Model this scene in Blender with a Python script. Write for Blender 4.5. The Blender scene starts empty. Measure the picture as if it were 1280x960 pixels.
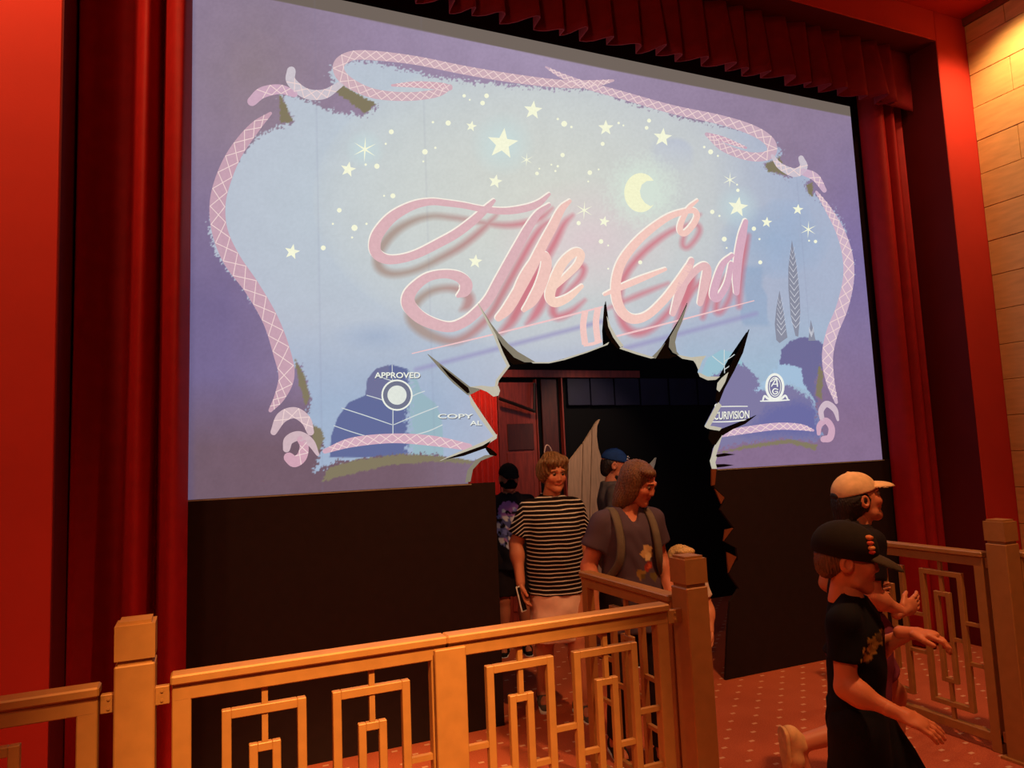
import bpy, bmesh, math, random
import numpy as np
from mathutils import Vector, Matrix
from mathutils.geometry import tessellate_polygon

random.seed(4)
RNG = np.random.default_rng(4)
SC = bpy.context.scene
COL = SC.collection

# ------------------------------------------------------------------ camera
F_PX, YAW, PITCH, ROLL = 897.72, 0.4095, 0.0984, -0.0425
CAM = np.array([0.0, -4.154, 1.6])
_f = np.array([math.sin(YAW) * math.cos(PITCH), math.cos(YAW) * math.cos(PITCH), math.sin(PITCH)])
_r = np.array([math.cos(YAW), -math.sin(YAW), 0.0])
_u = np.cross(_r, _f)
CR = math.cos(ROLL) * _r + math.sin(ROLL) * _u
CU = -math.sin(ROLL) * _r + math.cos(ROLL) * _u
CF = _f
cd = bpy.data.cameras.new('camera')
cd.sensor_width = 36.0
cd.lens = F_PX / 1280 * 36.0
cd.clip_start = 0.05
cam = bpy.data.objects.new('camera', cd)
COL.objects.link(cam)
cam.matrix_world = Matrix(((CR[0], CU[0], -CF[0], CAM[0]), (CR[1], CU[1], -CF[1], CAM[1]),
                           (CR[2], CU[2], -CF[2], CAM[2]), (0, 0, 0, 1)))
SC.camera = cam

# ------------------------------------------------------------------ exposure, world, lights
SC.view_settings.view_transform = 'Standard'
SC.view_settings.look = 'None'
SC.view_settings.gamma = 1.0
SC.view_settings.exposure = 0.0
SC.view_settings.use_curve_mapping = False

w = bpy.data.worlds.new('world')
SC.world = w
w.use_nodes = True
w.node_tree.nodes['Background'].inputs['Color'].default_value = (1.0, 0.42, 0.22, 1)
w.node_tree.nodes['Background'].inputs['Strength'].default_value = 0.045


def lamp(name, kind, loc, target, energy, color, size=0.1, angle=60, blend=0.6):
    l = bpy.data.lights.new(name, kind)
    l.energy = energy
    l.color = color
    if kind == 'SPOT':
        l.spot_size = math.radians(angle)
        l.spot_blend = blend
        l.shadow_soft_size = size
    elif kind == 'POINT':
        l.shadow_soft_size = size
    o = bpy.data.objects.new(name, l)
    COL.objects.link(o)
    o.location = loc
    if target is not None:
        o.rotation_euler = (Vector(target) - Vector(loc)).to_track_quat('-Z', 'Y').to_euler()
    return o


lamp('downlight_or_fill', 'SPOT', (-1.25, -1.45, 4.95), (-1.0, -0.5, 3.6), 190, (1.0, 0.47, 0.18), 0.08, 120, 0.9)
lamp('downlight_or_fill', 'SPOT', (5.45, -1.05, 4.97), (5.8, -0.75, 3.2), 118, (1.0, 0.60, 0.26), 0.06, 105, 0.9)
lamp('downlight_or_fill', 'SPOT', (4.6, -1.9, 4.97), (5.5, -0.6, 3.0), 48, (1.0, 0.52, 0.24), 0.08, 90, 0.9)
lamp('downlight_or_fill', 'SPOT', (0.3, -4.4, 4.4), (0.55, -1.73, 0.45), 2500, (1.0, 0.52, 0.16), 0.08, 29, 1.0)
lamp('downlight_or_fill', 'SPOT', (2.7, -3.1, 4.95), (2.45, -0.8, 0.6), 520, (1.0, 0.48, 0.20), 0.10, 78, 0.9)
lamp('downlight_or_fill', 'POINT', (-2.6, -5.4, 4.6), None, 230, (1.0, 0.45, 0.22), 0.35)  # added unseen fill, brightens valance, curtains and people from the room side


# ------------------------------------------------------------------ helpers
def P(px, py, Y=0.0):
    """world point where the line of sight through a photo pixel meets the plane y = Y"""
    d = CF + CR * (px - 640) / F_PX - CU * (py - 480) / F_PX
    return CAM + d * (Y - CAM[1]) / d[1]


def pix(pts):
    """photo pixels of an (n,3) array of world points"""
    v = pts - CAM
    dz = v @ CF
    return 640 + F_PX * (v @ CR) / dz, 480 - F_PX * (v @ CU) / dz


def lin(c):
    c = np.asarray(c, float) / 255.0
    return np.where(c <= 0.04045, c / 12.92, ((c + 0.055) / 1.055) ** 2.4)


def rgba(c):
    l = lin(c)
    return (float(l[0]), float(l[1]), float(l[2]), 1.0)


def tag(o, label=None, cat=None, group=None, kind=None):
    if label: o['label'] = label
    if cat: o['category'] = cat
    if group: o['group'] = group
    if kind: o['kind'] = kind
    return o


def empty(name, loc=(0, 0, 0), rz=0.0):
    o = bpy.data.objects.new(name, None)
    COL.objects.link(o)
    o.location = loc
    o.rotation_euler = (0, 0, rz)
    o.empty_display_size = 0.1
    return o


def obj(name, me, mat=None, parent=None, smooth=False):
    o = bpy.data.objects.new(name, me)
    COL.objects.link(o)
    if mat is not None and not me.materials:
        me.materials.append(mat)
    if parent is not None:
        o.parent = parent
    if smooth:
        me.polygons.foreach_set('use_smooth', np.ones(len(me.polygons), bool))
    return o


def mesh(name, verts, faces):
    me = bpy.data.meshes.new(name)
    me.from_pydata([tuple(map(float, v)) for v in verts], [], [tuple(map(int, f)) for f in faces])
    me.update()
    return me


def bm_mesh(name, bm, normals=True):
    if normals:
        bmesh.ops.recalc_face_normals(bm, faces=bm.faces)
    me = bpy.data.meshes.new(name)
    bm.to_mesh(me)
    bm.free()
    return me


def bm_box(bm, x0, x1, y0, y1, z0, z1, bev=0.0):
    vs = [bm.verts.new(v) for v in ((x0, y0, z0), (x1, y0, z0), (x1, y1, z0), (x0, y1, z0),
                                    (x0, y0, z1), (x1, y0, z1), (x1, y1, z1), (x0, y1, z1))]
    fs = [bm.faces.new([vs[i] for i in f]) for f in
          ((0, 3, 2, 1), (4, 5, 6, 7), (0, 1, 5, 4), (1, 2, 6, 5), (2, 3, 7, 6), (3, 0, 4, 7))]
    if bev > 0:
        es = set(e for f in fs for e in f.edges)
        bmesh.ops.bevel(bm, geom=list(es), offset=bev, segments=1, affect='EDGES')


def box(name, x0, x1, y0, y1, z0, z1, mat, parent=None, bev=0.0):
    bm = bmesh.new()
    bm_box(bm, x0, x1, y0, y1, z0, z1, bev)
    return obj(name, bm_mesh(name, bm), mat, parent)


def plate(name, pts, y0, y1, mat, parent=None):
    """thick plate in the x-z plane from an outline of (x, z), front at y0 and back at y1"""
    n = len(pts)
    tri = tessellate_polygon([[Vector((p[0], p[1], 0)) for p in pts]])
    vs = [(p[0], y0, p[1]) for p in pts] + [(p[0], y1, p[1]) for p in pts]
    fs = []
    area = sum(pts[i][0] * pts[(i + 1) % n][1] - pts[(i + 1) % n][0] * pts[i][1] for i in range(n))
    for t in tri:
        a, b, c = [Vector((pts[k][0], pts[k][1])) for k in t]
        ccw = (b - a).cross(c - a) > 0
        t = tuple(t) if ccw else tuple(reversed(t))
        fs.append(t)
        fs.append(tuple(k + n for k in reversed(t)))
    for i in range(n):
        j = (i + 1) % n
        fs.append((i, i + n, j + n, j) if area > 0 else (j, j + n, i + n, i))
    return obj(name, mesh(name, vs, fs), mat, parent)


def flat(name, pts, y, mat, parent=None):
    """flat printed shape on the screen, facing the room"""
    tri = tessellate_polygon([[Vector((p[0], p[1], 0)) for p in pts]])
    fs = []
    for t in tri:
        a, b, c = [Vector((pts[k][0], pts[k][1])) for k in t]
        fs.append(tuple(t) if (b - a).cross(c - a) > 0 else tuple(reversed(t)))
    return obj(name, mesh(name, [(p[0], y, p[1]) for p in pts], fs), mat, parent)


def wall_xz(pts, Y=0.0):
    out = []
    for p in pts:
        q = P(p[0], p[1], Y)
        out.append((q[0], q[2]))
    return out


# ------------------------------------------------------------------ materials
def new_mat(name):
    m = bpy.data.materials.new(name)
    m.use_nodes = True
    nt = m.node_tree
    b = nt.nodes['Principled BSDF']
    return m, nt, b


def mat(name, color, rough=0.6, metal=0.0, noise=0.0, nscale=30.0, bump=0.0, bscale=200.0, spec=None, sheen=0.0, stretch=None):
    m, nt, b = new_mat(name)
    c = rgba(color)
    b.inputs['Base Color'].default_value = c
    b.inputs['Roughness'].default_value = rough
    b.inputs['Metallic'].default_value = metal
    if spec is not None:
        b.inputs['Specular IOR Level'].default_value = spec
    if sheen:
        b.inputs['Sheen Weight'].default_value = sheen
        b.inputs['Sheen Tint'].default_value = c
    tc = nt.nodes.new('ShaderNodeTexCoord')
    vec = tc.outputs['Object']
    if stretch:
        mp = nt.nodes.new('ShaderNodeMapping')
        mp.inputs['Scale'].default_value = stretch
        nt.links.new(vec, mp.inputs['Vector'])
        vec = mp.outputs['Vector']
    if noise > 0:
        n = nt.nodes.new('ShaderNodeTexNoise')
        n.inputs['Scale'].default_value = nscale
        n.inputs['Detail'].default_value = 6
        nt.links.new(vec, n.inputs['Vector'])
        r = nt.nodes.new('ShaderNodeValToRGB')
        r.color_ramp.elements[0].position = 0.3
        r.color_ramp.elements[1].position = 0.7
        r.color_ramp.elements[0].color = tuple(x * (1 - noise) for x in c[:3]) + (1,)
        r.color_ramp.elements[1].color = tuple(min(1, x * (1 + noise)) for x in c[:3]) + (1,)
        nt.links.new(n.outputs['Fac'], r.inputs['Fac'])
        nt.links.new(r.outputs['Color'], b.inputs['Base Color'])
    if bump > 0:
        n2 = nt.nodes.new('ShaderNodeTexNoise')
        n2.inputs['Scale'].default_value = bscale
        n2.inputs['Detail'].default_value = 3
        nt.links.new(vec, n2.inputs['Vector'])
        bp = nt.nodes.new('ShaderNodeBump')
        bp.inputs['Strength'].default_value = bump
        bp.inputs['Distance'].default_value = 0.01
        nt.links.new(n2.outputs['Fac'], bp.inputs['Height'])
        nt.links.new(bp.outputs['Normal'], b.inputs['Normal'])
    return m


_EM = {}


def glow(color, k=1.0):
    """picture colour on the lit screen; also projector light painted on torn edges"""
    key = (tuple(color), k)
    if key in _EM:
        return _EM[key]
    m, nt, b = new_mat('print_and_painted_light')
    b.inputs['Base Color'].default_value = (0.02, 0.02, 0.02, 1)
    b.inputs['Roughness'].default_value = 0.9
    b.inputs['Specular IOR Level'].default_value = 0.05
    c = rgba(color)
    tc = nt.nodes.new('ShaderNodeTexCoord')
    n = nt.nodes.new('ShaderNodeTexNoise')
    n.inputs['Scale'].default_value = 60
    n.inputs['Detail'].default_value = 4
    nt.links.new(tc.outputs['Object'], n.inputs['Vector'])
    mx = nt.nodes.new('ShaderNodeMixRGB')
    mx.inputs['Color1'].default_value = tuple(x * 0.9 for x in c[:3]) + (1,)
    mx.inputs['Color2'].default_value = tuple(min(1.0, x * 1.1) for x in c[:3]) + (1,)
    nt.links.new(n.outputs['Fac'], mx.inputs['Fac'])
    nt.links.new(mx.outputs['Color'], b.inputs['Emission Color'])
    b.inputs['Emission Strength'].default_value = k
    _EM[key] = m
    return m


M = {
    'red_paint': mat('red_paint', (196, 56, 46), 0.7, noise=0.05, nscale=3, bump=0.05, bscale=150, spec=0.15),
    'red_ceiling': mat('red_ceiling', (180, 40, 32), 0.7, noise=0.05, nscale=2, spec=0.15),
    'black_wall': mat('black_wall', (36, 22, 22), 0.75, noise=0.10, nscale=20, bump=0.05, spec=0.2),
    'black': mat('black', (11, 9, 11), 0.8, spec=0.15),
    'velvet': mat('velvet', (150, 20, 22), 0.65, noise=0.10, nscale=12, bump=0.15, bscale=300, sheen=0.35, spec=0.2),
    'velvet_dark': mat('velvet_dark', (118, 18, 24), 0.75, noise=0.14, nscale=9, bump=0.15, bscale=300, sheen=0.25, spec=0.15),
    'drape_red': mat('drape_red', (200, 40, 30), 0.7, noise=0.1, nscale=15),
    'tile': mat('tile', (212, 168, 108), 0.55, noise=0.12, nscale=5, bump=0.1, bscale=60, stretch=(1, 1, 5)),
    'tile_joint': mat('tile_joint', (150, 100, 50), 0.8),
    'frieze': mat('frieze', (120, 60, 30), 0.6, noise=0.1),
    'bronze': mat('bronze', (166, 114, 62), 0.42, 0.15, noise=0.08, nscale=18, bump=0.03, bscale=250),
    'wood': mat('wood', (128, 44, 30), 0.5, noise=0.3, nscale=9, stretch=(6, 6, 0.7)),
    'wood_dark': mat('wood_dark', (70, 26, 16), 0.5, noise=0.3, nscale=9, stretch=(6, 6, 0.7)),
    'navy': mat('navy', (21, 18, 46), 0.6, noise=0.2, nscale=8),
    'plank': mat('plank', (176, 138, 106), 0.6, noise=0.18, nscale=12, stretch=(5, 5, 0.5)),
    'cream': mat('cream', (216, 206, 186), 0.7, noise=0.06),
    'tear_grey': mat('tear_grey', (150, 146, 132), 0.7, noise=0.1),
    'white': mat('white', (222, 222, 220), 0.6),
    'phone': mat('phone', (214, 216, 218), 0.35),
    'cable': mat('cable', (190, 150, 130), 0.5),
    'iron': mat('iron', (26, 16, 14), 0.5),
}


def carpet_mat():
    m, nt, b = new_mat('carpet')
    b.inputs['Roughness'].default_value = 0.95
    b.inputs['Specular IOR Level'].default_value = 0.1
    tc = nt.nodes.new('ShaderNodeTexCoord')
    sp = nt.nodes.new('ShaderNodeSeparateXYZ')
    nt.links.new(tc.outputs['Object'], sp.inputs['Vector'])

    def math_(op, a, bb=None, c=None):
        n = nt.nodes.new('ShaderNodeMath')
        n.operation = op
        for i, v in enumerate((a, bb, c)):
            if v is None: continue
            if isinstance(v, (int, float)): n.inputs[i].default_value = v
            else: nt.links.new(v, n.inputs[i])
        return n.outputs[0]
    S = 0.0930
    v = math_('DIVIDE', math_('ADD', sp.outputs['Y'], 0.153 + 20 * S + S / 2), S)
    row = math_('FLOOR', v)
    fy = math_('SUBTRACT', math_('FRACT', v), 0.5)
    par = math_('MODULO', row, 2.0)
    u = math_('DIVIDE', math_('ADD', sp.outputs['X'], 20 * S * 2 - 3.487 + S), 2 * S)
    u2 = math_('ADD', u, math_('MULTIPLY', par, 0.5))
    fx = math_('SUBTRACT', math_('FRACT', u2), 0.5)
    inx = math_('LESS_THAN', math_('ABSOLUTE', fx), 0.085)
    iny = math_('LESS_THAN', math_('ABSOLUTE', fy), 0.10)
    d = math_('MULTIPLY', inx, iny)
    n = nt.nodes.new('ShaderNodeTexNoise')
    n.inputs['Scale'].default_value = 160
    n.inputs['Detail'].default_value = 4
    nt.links.new(tc.outputs['Object'], n.inputs['Vector'])
    n2 = nt.nodes.new('ShaderNodeTexNoise')
    n2.inputs['Scale'].default_value = 3
    nt.links.new(tc.outputs['Object'], n2.inputs['Vector'])
    r = nt.nodes.new('ShaderNodeValToRGB')
    r.color_ramp.elements[0].position = 0.35
    r.color_ramp.elements[1].position = 0.65
    r.color_ramp.elements[0].color = rgba((168, 80, 54))
    r.color_ramp.elements[1].color = rgba((198, 102, 70))
    mixf = math_('ADD', math_('MULTIPLY', n.outputs['Fac'], 0.7), math_('MULTIPLY', n2.outputs['Fac'], 0.3))
    nt.links.new(mixf, r.inputs['Fac'])
    mx = nt.nodes.new('ShaderNodeMixRGB')
    nt.links.new(d, mx.inputs['Fac'])
    nt.links.new(r.outputs['Color'], mx.inputs['Color1'])
    mx.inputs['Color2'].default_value = rgba((214, 160, 128))
    nt.links.new(mx.outputs['Color'], b.inputs['Base Color'])
    bp = nt.nodes.new('ShaderNodeBump')
    bp.inputs['Strength'].default_value = 0.4
    bp.inputs['Distance'].default_value = 0.004
    nt.links.new(n.outputs['Fac'], bp.inputs['Height'])
    nt.links.new(bp.outputs['Normal'], b.inputs['Normal'])
    return m


def attr_mat(name, rough=0.6, emit=0.0, sss=0.0, spec=0.3, bump=0.0, bscale=250.0):
    m, nt, b = new_mat(name)
    a = nt.nodes.new('ShaderNodeAttribute')
    a.attribute_name = 'Col'
    b.inputs['Roughness'].default_value = rough
    b.inputs['Specular IOR Level'].default_value = spec
    if emit > 0:
        b.inputs['Base Color'].default_value = (0.02, 0.02, 0.02, 1)
        nt.links.new(a.outputs['Color'], b.inputs['Emission Color'])
        b.inputs['Emission Strength'].default_value = emit
    else:
        nt.links.new(a.outputs['Color'], b.inputs['Base Color'])
    if sss > 0:
        b.inputs['Subsurface Weight'].default_value = sss
        b.inputs['Subsurface Radius'].default_value = (0.012, 0.004, 0.002)
    if bump > 0:
        tc = nt.nodes.new('ShaderNodeTexCoord')
        n2 = nt.nodes.new('ShaderNodeTexNoise')
        n2.inputs['Scale'].default_value = bscale
        nt.links.new(tc.outputs['Object'], n2.inputs['Vector'])
        bp = nt.nodes.new('ShaderNodeBump')
        bp.inputs['Strength'].default_value = bump
        bp.inputs['Distance'].default_value = 0.005
        nt.links.new(n2.outputs['Fac'], bp.inputs['Height'])
        nt.links.new(bp.outputs['Normal'], b.inputs['Normal'])
    return m


def set_col(me, cols):
    at = me.color_attributes.new('Col', 'FLOAT_COLOR', 'POINT')
    c = np.ones((len(me.vertices), 4), np.float32)
    c[:, :3] = cols
    at.data.foreach_set('color', c.ravel())


M['skin'] = attr_mat('skin', 0.5, sss=0.0, spec=0.3)
M['print'] = attr_mat('printed_knit', 0.85, spec=0.15, bump=0.1, bscale=400)

# ================================================================== THE SETTING
XL, XR, ZP, XW, DP = -0.590, 5.448, 4.786, 5.814, 0.503
ZC = 5.04
SX0, SX1, SZ0, SZ1 = -0.075, 5.012, 1.438, 4.40      # screen rectangle
BY = 2.2                                             # back wall of the room behind the hole

floor = box('floor', -4.0, 5.9, -7.0, 2.3, -0.12, 0.0, carpet_mat())
tag(floor, 'red carpet with staggered pale dashes', kind='structure')
ceil = box('ceiling', -4.0, 5.9, -7.0, -DP + 0.02, ZC, ZC + 0.1, M['red_ceiling'])
tag(ceil, 'plain red ceiling in front of the stage arch', kind='structure')
# red arch around the stage
fl = box('wall_left', -4.0, XL, -DP, 0.06, 0.0, ZC, M['red_paint'], bev=0.004)
tag(fl, 'plain red wall left of the stage opening', kind='structure')
fr = box('wall_front_right', XR, XW + 0.1, -DP, 0.06, 0.0, ZC, M['red_paint'], bev=0.004)
tag(fr, 'narrow red wall between stage opening and tan slab wall', kind='structure')
ft = box('wall_top', XL, XR, -DP, 0.06, ZP, ZC, M['red_paint'], bev=0.004)
tag(ft, 'red beam above the stage opening', kind='structure')

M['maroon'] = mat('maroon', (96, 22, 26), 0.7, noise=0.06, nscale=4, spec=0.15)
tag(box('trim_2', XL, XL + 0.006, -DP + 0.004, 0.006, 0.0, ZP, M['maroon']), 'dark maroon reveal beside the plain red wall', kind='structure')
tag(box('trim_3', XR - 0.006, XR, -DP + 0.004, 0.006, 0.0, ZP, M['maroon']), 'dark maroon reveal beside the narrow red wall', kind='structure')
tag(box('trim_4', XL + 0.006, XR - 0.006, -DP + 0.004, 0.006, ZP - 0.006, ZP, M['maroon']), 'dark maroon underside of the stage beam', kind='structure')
# right wall of long tan slabs
wr = box('wall_right', XW + 0.012, XW + 0.14, -7.0, -DP, 0.0, ZC, M['tile_joint'])
tag(wr, 'tan wall clad in long slabs', kind='structure')
cz = 4.267
zs = [cz + 0.28 * k for k in range(-16, 4)]
for i, z in enumerate(zs):
    z0, z1 = max(z, 0.0), min(z + 0.28, ZC - 0.06)
    if z1 - z0 < 0.02: continue
    ys = -DP + (0.0 if i % 2 else 0.32)
    while ys > -4.2:
        a, b_ = min(ys, -DP), ys - 0.64
        if a - b_ > 0.03:
            pr = random.uniform(0.0, 0.003)
            t = box('slab', XW - pr, XW + 0.03, b_ + 0.0025, a - 0.0025, z0 + 0.0025, z1 - 0.0025, M['tile'], wr, bev=0.002)
        ys -= 0.64
tr = box('trim_1', XW - 0.02, XW + 0.1, -7.0, -DP, ZC - 0.06, ZC, M['frieze'])
tag(tr, 'brown trim along the top of the tan wall', kind='structure')

# black wall that carries the screen
def wpiece(o, label):
    return tag(o, label, kind='structure')


wpiece(box('wall_side_left', XL, SX0 - 0.001, 0.008, 0.06, 0.0, ZP, M['black_wall']), 'black strip of wall behind the curtain beside the plain red wall')
wpiece(box('wall_side_right', SX1 + 0.001, XR, 0.008, 0.06, 0.0, ZP, M['black_wall']), 'black strip of wall behind the curtain near the tan slabs')
wpiece(box('wall_header', SX0, SX1, 0.008, 0.06, SZ1 + 0.001, ZP, M['black_wall']), 'black strip of wall above the screen')
HLX = 1.655
wl = wpiece(plate('wall_lower_left', [(SX0 - 0.3, 0.0), (HLX, 0.0), (HLX, SZ0), (SX0 - 0.3, SZ0)], -0.014, 0.006, M['black_wall']), 'plain black wall below the screen on the APPROVED seal side')
jag = wall_xz([(905, 843), (908, 790), (911, 752), (922, 735), (909, 716), (921, 700), (919, 685), (903, 676), (916, 660),
               (899, 637), (905, 622), (889, 607), (892, 586)])
jag[0] = (jag[0][0], 0.0)
jag[-1] = (jag[-1][0], SZ0)
wb = wpiece(plate('wall_lower_right', jag + [(SX1 + 0.3, SZ0), (SX1 + 0.3, 0.0)], -0.014, 0.006, M['black_wall']), 'black wall below the screen with jagged torn edge by doorway')
box('lip', SX0, 1.50, -0.018, -0.0135, SZ0 - 0.008, SZ0 - 0.001, M['tear_grey'], wl)
box('lip', jag[-1][0] + 0.02, SX1, -0.018, -0.0135, SZ0 - 0.008, SZ0 - 0.001, M['tear_grey'], wb)
# torn brown fringe on the right side of the doorway
for a in ([(889, 586), (895, 586), (893, 606), (889, 607)], [(893, 611), (905, 622), (901, 630)],
          [(906, 662), (916, 660), (904, 676)], [(908, 690), (920, 696), (910, 716)]):
    plate('torn_edge', wall_xz(a, -0.02), -0.026, -0.015, M['frieze'], wb)

# dark room behind the hole
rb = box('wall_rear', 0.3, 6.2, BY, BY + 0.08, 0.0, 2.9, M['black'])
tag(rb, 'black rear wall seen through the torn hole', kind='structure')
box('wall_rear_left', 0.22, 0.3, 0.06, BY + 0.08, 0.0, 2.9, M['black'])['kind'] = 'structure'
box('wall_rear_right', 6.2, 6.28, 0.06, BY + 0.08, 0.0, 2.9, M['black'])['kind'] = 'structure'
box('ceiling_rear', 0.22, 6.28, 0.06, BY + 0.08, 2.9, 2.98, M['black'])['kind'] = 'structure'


def rbox(name, px0, px1, py0, py1, y0, y1, m, parent, z0=None, bev=0.0):
    a, b = P(px0, py0, y0), P(px1, py1, y0)
    return box(name, a[0], b[0], y0, y1, b[2] if z0 is None else z0, a[2], m, parent, bev)


# red drape deep inside
def drape(name, path_top, path_bot, z0, z1, m, parent, nz=24, sway=0.0, thick=0.006, ease=1.0):
    def cr(pts, n):
        pts = np.array(pts, float)
        P_ = np.vstack([2 * pts[0] - pts[1], pts, 2 * pts[-1] - pts[-2]])
        out = []
        for i in range(1, len(P_) - 2):
            for k in range(n):
                t = k / n
                a, b, c, d = P_[i - 1], P_[i], P_[i + 1], P_[i + 2]
                out.append(0.5 * (2 * b + (c - a) * t + (2 * a - 5 * b + 4 * c - d) * t * t + (3 * b - a - 3 * c + d) * t ** 3))
        out.append(P_[-2])
        return np.array(out)
    T, B = cr(path_top, 7), cr(path_bot, 7)
    n = len(T)
    vs, fs = [], []
    for j in range(nz + 1):
        t = j / nz
        L = T * (1 - t ** ease) + B * t ** ease
        z = z1 + (z0 - z1) * t
        for i in range(n):
            vs.append((L[i][0] + sway * math.sin(t * 5 + i * 0.3), L[i][1] + sway * math.cos(t * 4 + i * 0.5), z))
    for j in range(nz):
        for i in range(n - 1):
            a = j * n + i
            fs.append((a, a + n, a + n + 1, a + 1))
    o = obj(name, mesh(name, vs, fs), m, parent, smooth=True)
    md = o.modifiers.new('thickness', 'SOLIDIFY')
    md.thickness = thick
    md.offset = 0
    return o


a0 = P(570, 560, BY)[0]
a1 = P(619.5, 560, BY)[0]
pth = [(a0 + (a1 - a0) * i / 14.0, BY - 0.05 + (0.025 if i % 2 else -0.025)) for i in range(15)]
dr = drape('backstage_drape', pth, pth, 0.02, 2.35, M['drape_red'], None, nz=4)
tag(dr, 'bright red pleated drape behind the torn left edge of the hole', 'curtain')

# wooden panelling and door inside
wd = empty('panelled_door', (P(650, 560, BY)[0], BY - 0.03, 0))
tag(wd, 'dark reddish wood panelled door in the room behind the hole', 'door')


def sub(name, *a, **k):
    o = rbox(name, *a, **k)
    o.matrix_parent_inverse = Matrix.Translation(-Vector(wd.location))
    return o


sub('door_leaf', 621, 674, 478, 600, BY - 0.05, BY - 0.01, M['wood'], wd, z0=0.02)
sub('door_panel', 634, 668, 530, 562, BY - 0.062, BY - 0.05, M['wood_dark'], wd, bev=0.004)
sub('door_panel', 634, 668, 566, 600, BY - 0.062, BY - 0.05, M['wood'], wd, z0=0.15, bev=0.004)
sub('stile', 669, 676, 474, 600, BY - 0.07, BY - 0.01, M['wood'], wd, z0=0.0)
sub('recess_panel', 676, 701, 474, 600, BY - 0.03, BY - 0.01, M['wood_dark'], wd, z0=0.0)
sub('stile', 701, 709, 470, 600, BY - 0.07, BY - 0.01, M['wood'], wd, z0=0.0)
sub('head_rail', 621, 800, 462, 472, BY - 0.08, BY - 0.01, M['wood'], wd)
# closer arm
bm = bmesh.new()
p0, p1 = P(624, 498, BY - 0.16), P(668, 514, BY - 0.12)


def bm_bar(bm, a, b, r, n=8, r2=None):
    a, b = Vector(a), Vector(b)
    d = (b - a).normalized()
    u = d.orthogonal().normalized()
    v = d.cross(u)
    r2 = r if r2 is None else r2
    A = [bm.verts.new(a + (u * math.cos(2 * math.pi * k / n) + v * math.sin(2 * math.pi * k / n)) * r) for k in range(n)]
    B = [bm.verts.new(b + (u * math.cos(2 * math.pi * k / n) + v * math.sin(2 * math.pi * k / n)) * r2) for k in range(n)]
    for k in range(n):
        bm.faces.new((A[k], A[(k + 1) % n], B[(k + 1) % n], B[k]))
    bm.faces.new(list(reversed(A)))
    bm.faces.new(B)


bm_bar(bm, p0, p1, 0.016)
bm_bar(bm, P(668, 516, BY - 0.12), P(668, 480, BY - 0.12), 0.014)
bm_bar(bm, P(668, 480, BY - 0.12), P(668, 480, BY - 0.03), 0.014)
o = obj('bracket_arm', bm_mesh('bracket_arm', bm), M['iron'])
o.parent = wd
o.matrix_parent_inverse = Matrix.Translation(-Vector(wd.location))
# navy fascia boards
nv = empty('navy_fascia', (P(790, 490, BY)[0], BY - 0.03, 2.07))
tag(nv, 'dark navy boarded band high on the rear wall', 'fascia')
xs = [709, 738, 768, 800, 836, 872, 900]
for i in range(len(xs) - 1):
    o = rbox('board', xs[i] + 0.05, xs[i + 1] - 0.05, 473 + 0.03 * i, 506, BY - 0.05 - 0.004 * (i % 2), BY - 0.005, M['navy'], None)
    o.parent = nv
    o.matrix_parent_inverse = Matrix.Translation(-Vector(nv.location))
# looped cable
cpts = [P(x, y, BY - 0.1) for x, y in [(682, 600), (681, 580), (680, 565), (682, 556), (686, 556), (690, 563), (692, 575)]]
cu = bpy.data.curves.new('cable', 'CURVE')
cu.dimensions = '3D'
cu.bevel_depth = 0.006
s = cu.splines.new('NURBS')
s.points.add(len(cpts) - 1)
for i, c in enumerate(cpts): s.points[i].co = (c[0], c[1], c[2], 1)
s.use_endpoint_u = True
co = bpy.data.objects.new('tmp', cu)
COL.objects.link(co)
bpy.context.view_layer.update()
cm = bpy.data.meshes.new_from_object(co.evaluated_get(bpy.context.evaluated_depsgraph_get()))
bpy.data.objects.remove(co)
tag(obj('cable', cm, M['cable']), 'thin pale cable looped on the dark door recess', 'cable')
# pale planks beyond the second tear
pk = empty('plank_partition', (P(735, 600, BY)[0], BY - 0.06, 0))
tag(pk, 'pale wood plank partition with a pointed torn top behind the hole', 'partition')
YB = BY - 0.06


def zpix(px, py): return P(px, py, YB)[2]


for pts in ([(711, 577), (716, 571), (722, 563), (728.4, 555), (729, 900), (711, 900)],
            [(729.4, 554), (735, 545), (739.6, 537), (740, 900), (730, 900)],
            [(740.6, 536), (746, 527), (750, 524), (746.5, 533), (746, 545), (748, 560), (753, 576), (760, 590), (770, 600), (772, 900), (741, 900)]):
    q = wall_xz(pts, YB)
    q = [(x, 0.0 if p_[1] == 900 else z) for (x, z), p_ in zip(q, pts)]
    o = plate('plank', q, YB, YB + 0.03, M['plank'], pk)
    o.matrix_parent_inverse = Matrix.Translation(-Vector(pk.location))
o = plate('splinter', wall_xz([(809, 585), (818, 575), (820.5, 572), (819, 580), (815, 592)], YB), YB, YB + 0.03, M['cream'], pk)
o.matrix_parent_inverse = Matrix.Translation(-Vector(pk.location))
lamp('backstage_lamp', 'SPOT', (2.1, 1.2, 2.8), (2.45, 2.15, 1.7), 48, (1.0, 0.55, 0.35), 0.05, 75, 0.7)
lamp('backstage_lamp', 'SPOT', (3.3, 1.0, 2.8), (3.5, 2.2, 1.5), 60, (1.0, 0.72, 0.5), 0.05, 60, 0.8)

# ================================================================== THE SCREEN
scr = empty('projection_screen', (2.45, 0.0, SZ0))
tag(scr, 'huge torn cinema screen reading The End in pink script under stars and moon', 'screen')
SCR_INV = Matrix.Translation(-Vector(scr.location))


def on_screen(o):
    o.parent = scr
    o.matrix_parent_inverse = SCR_INV
    return o


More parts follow.
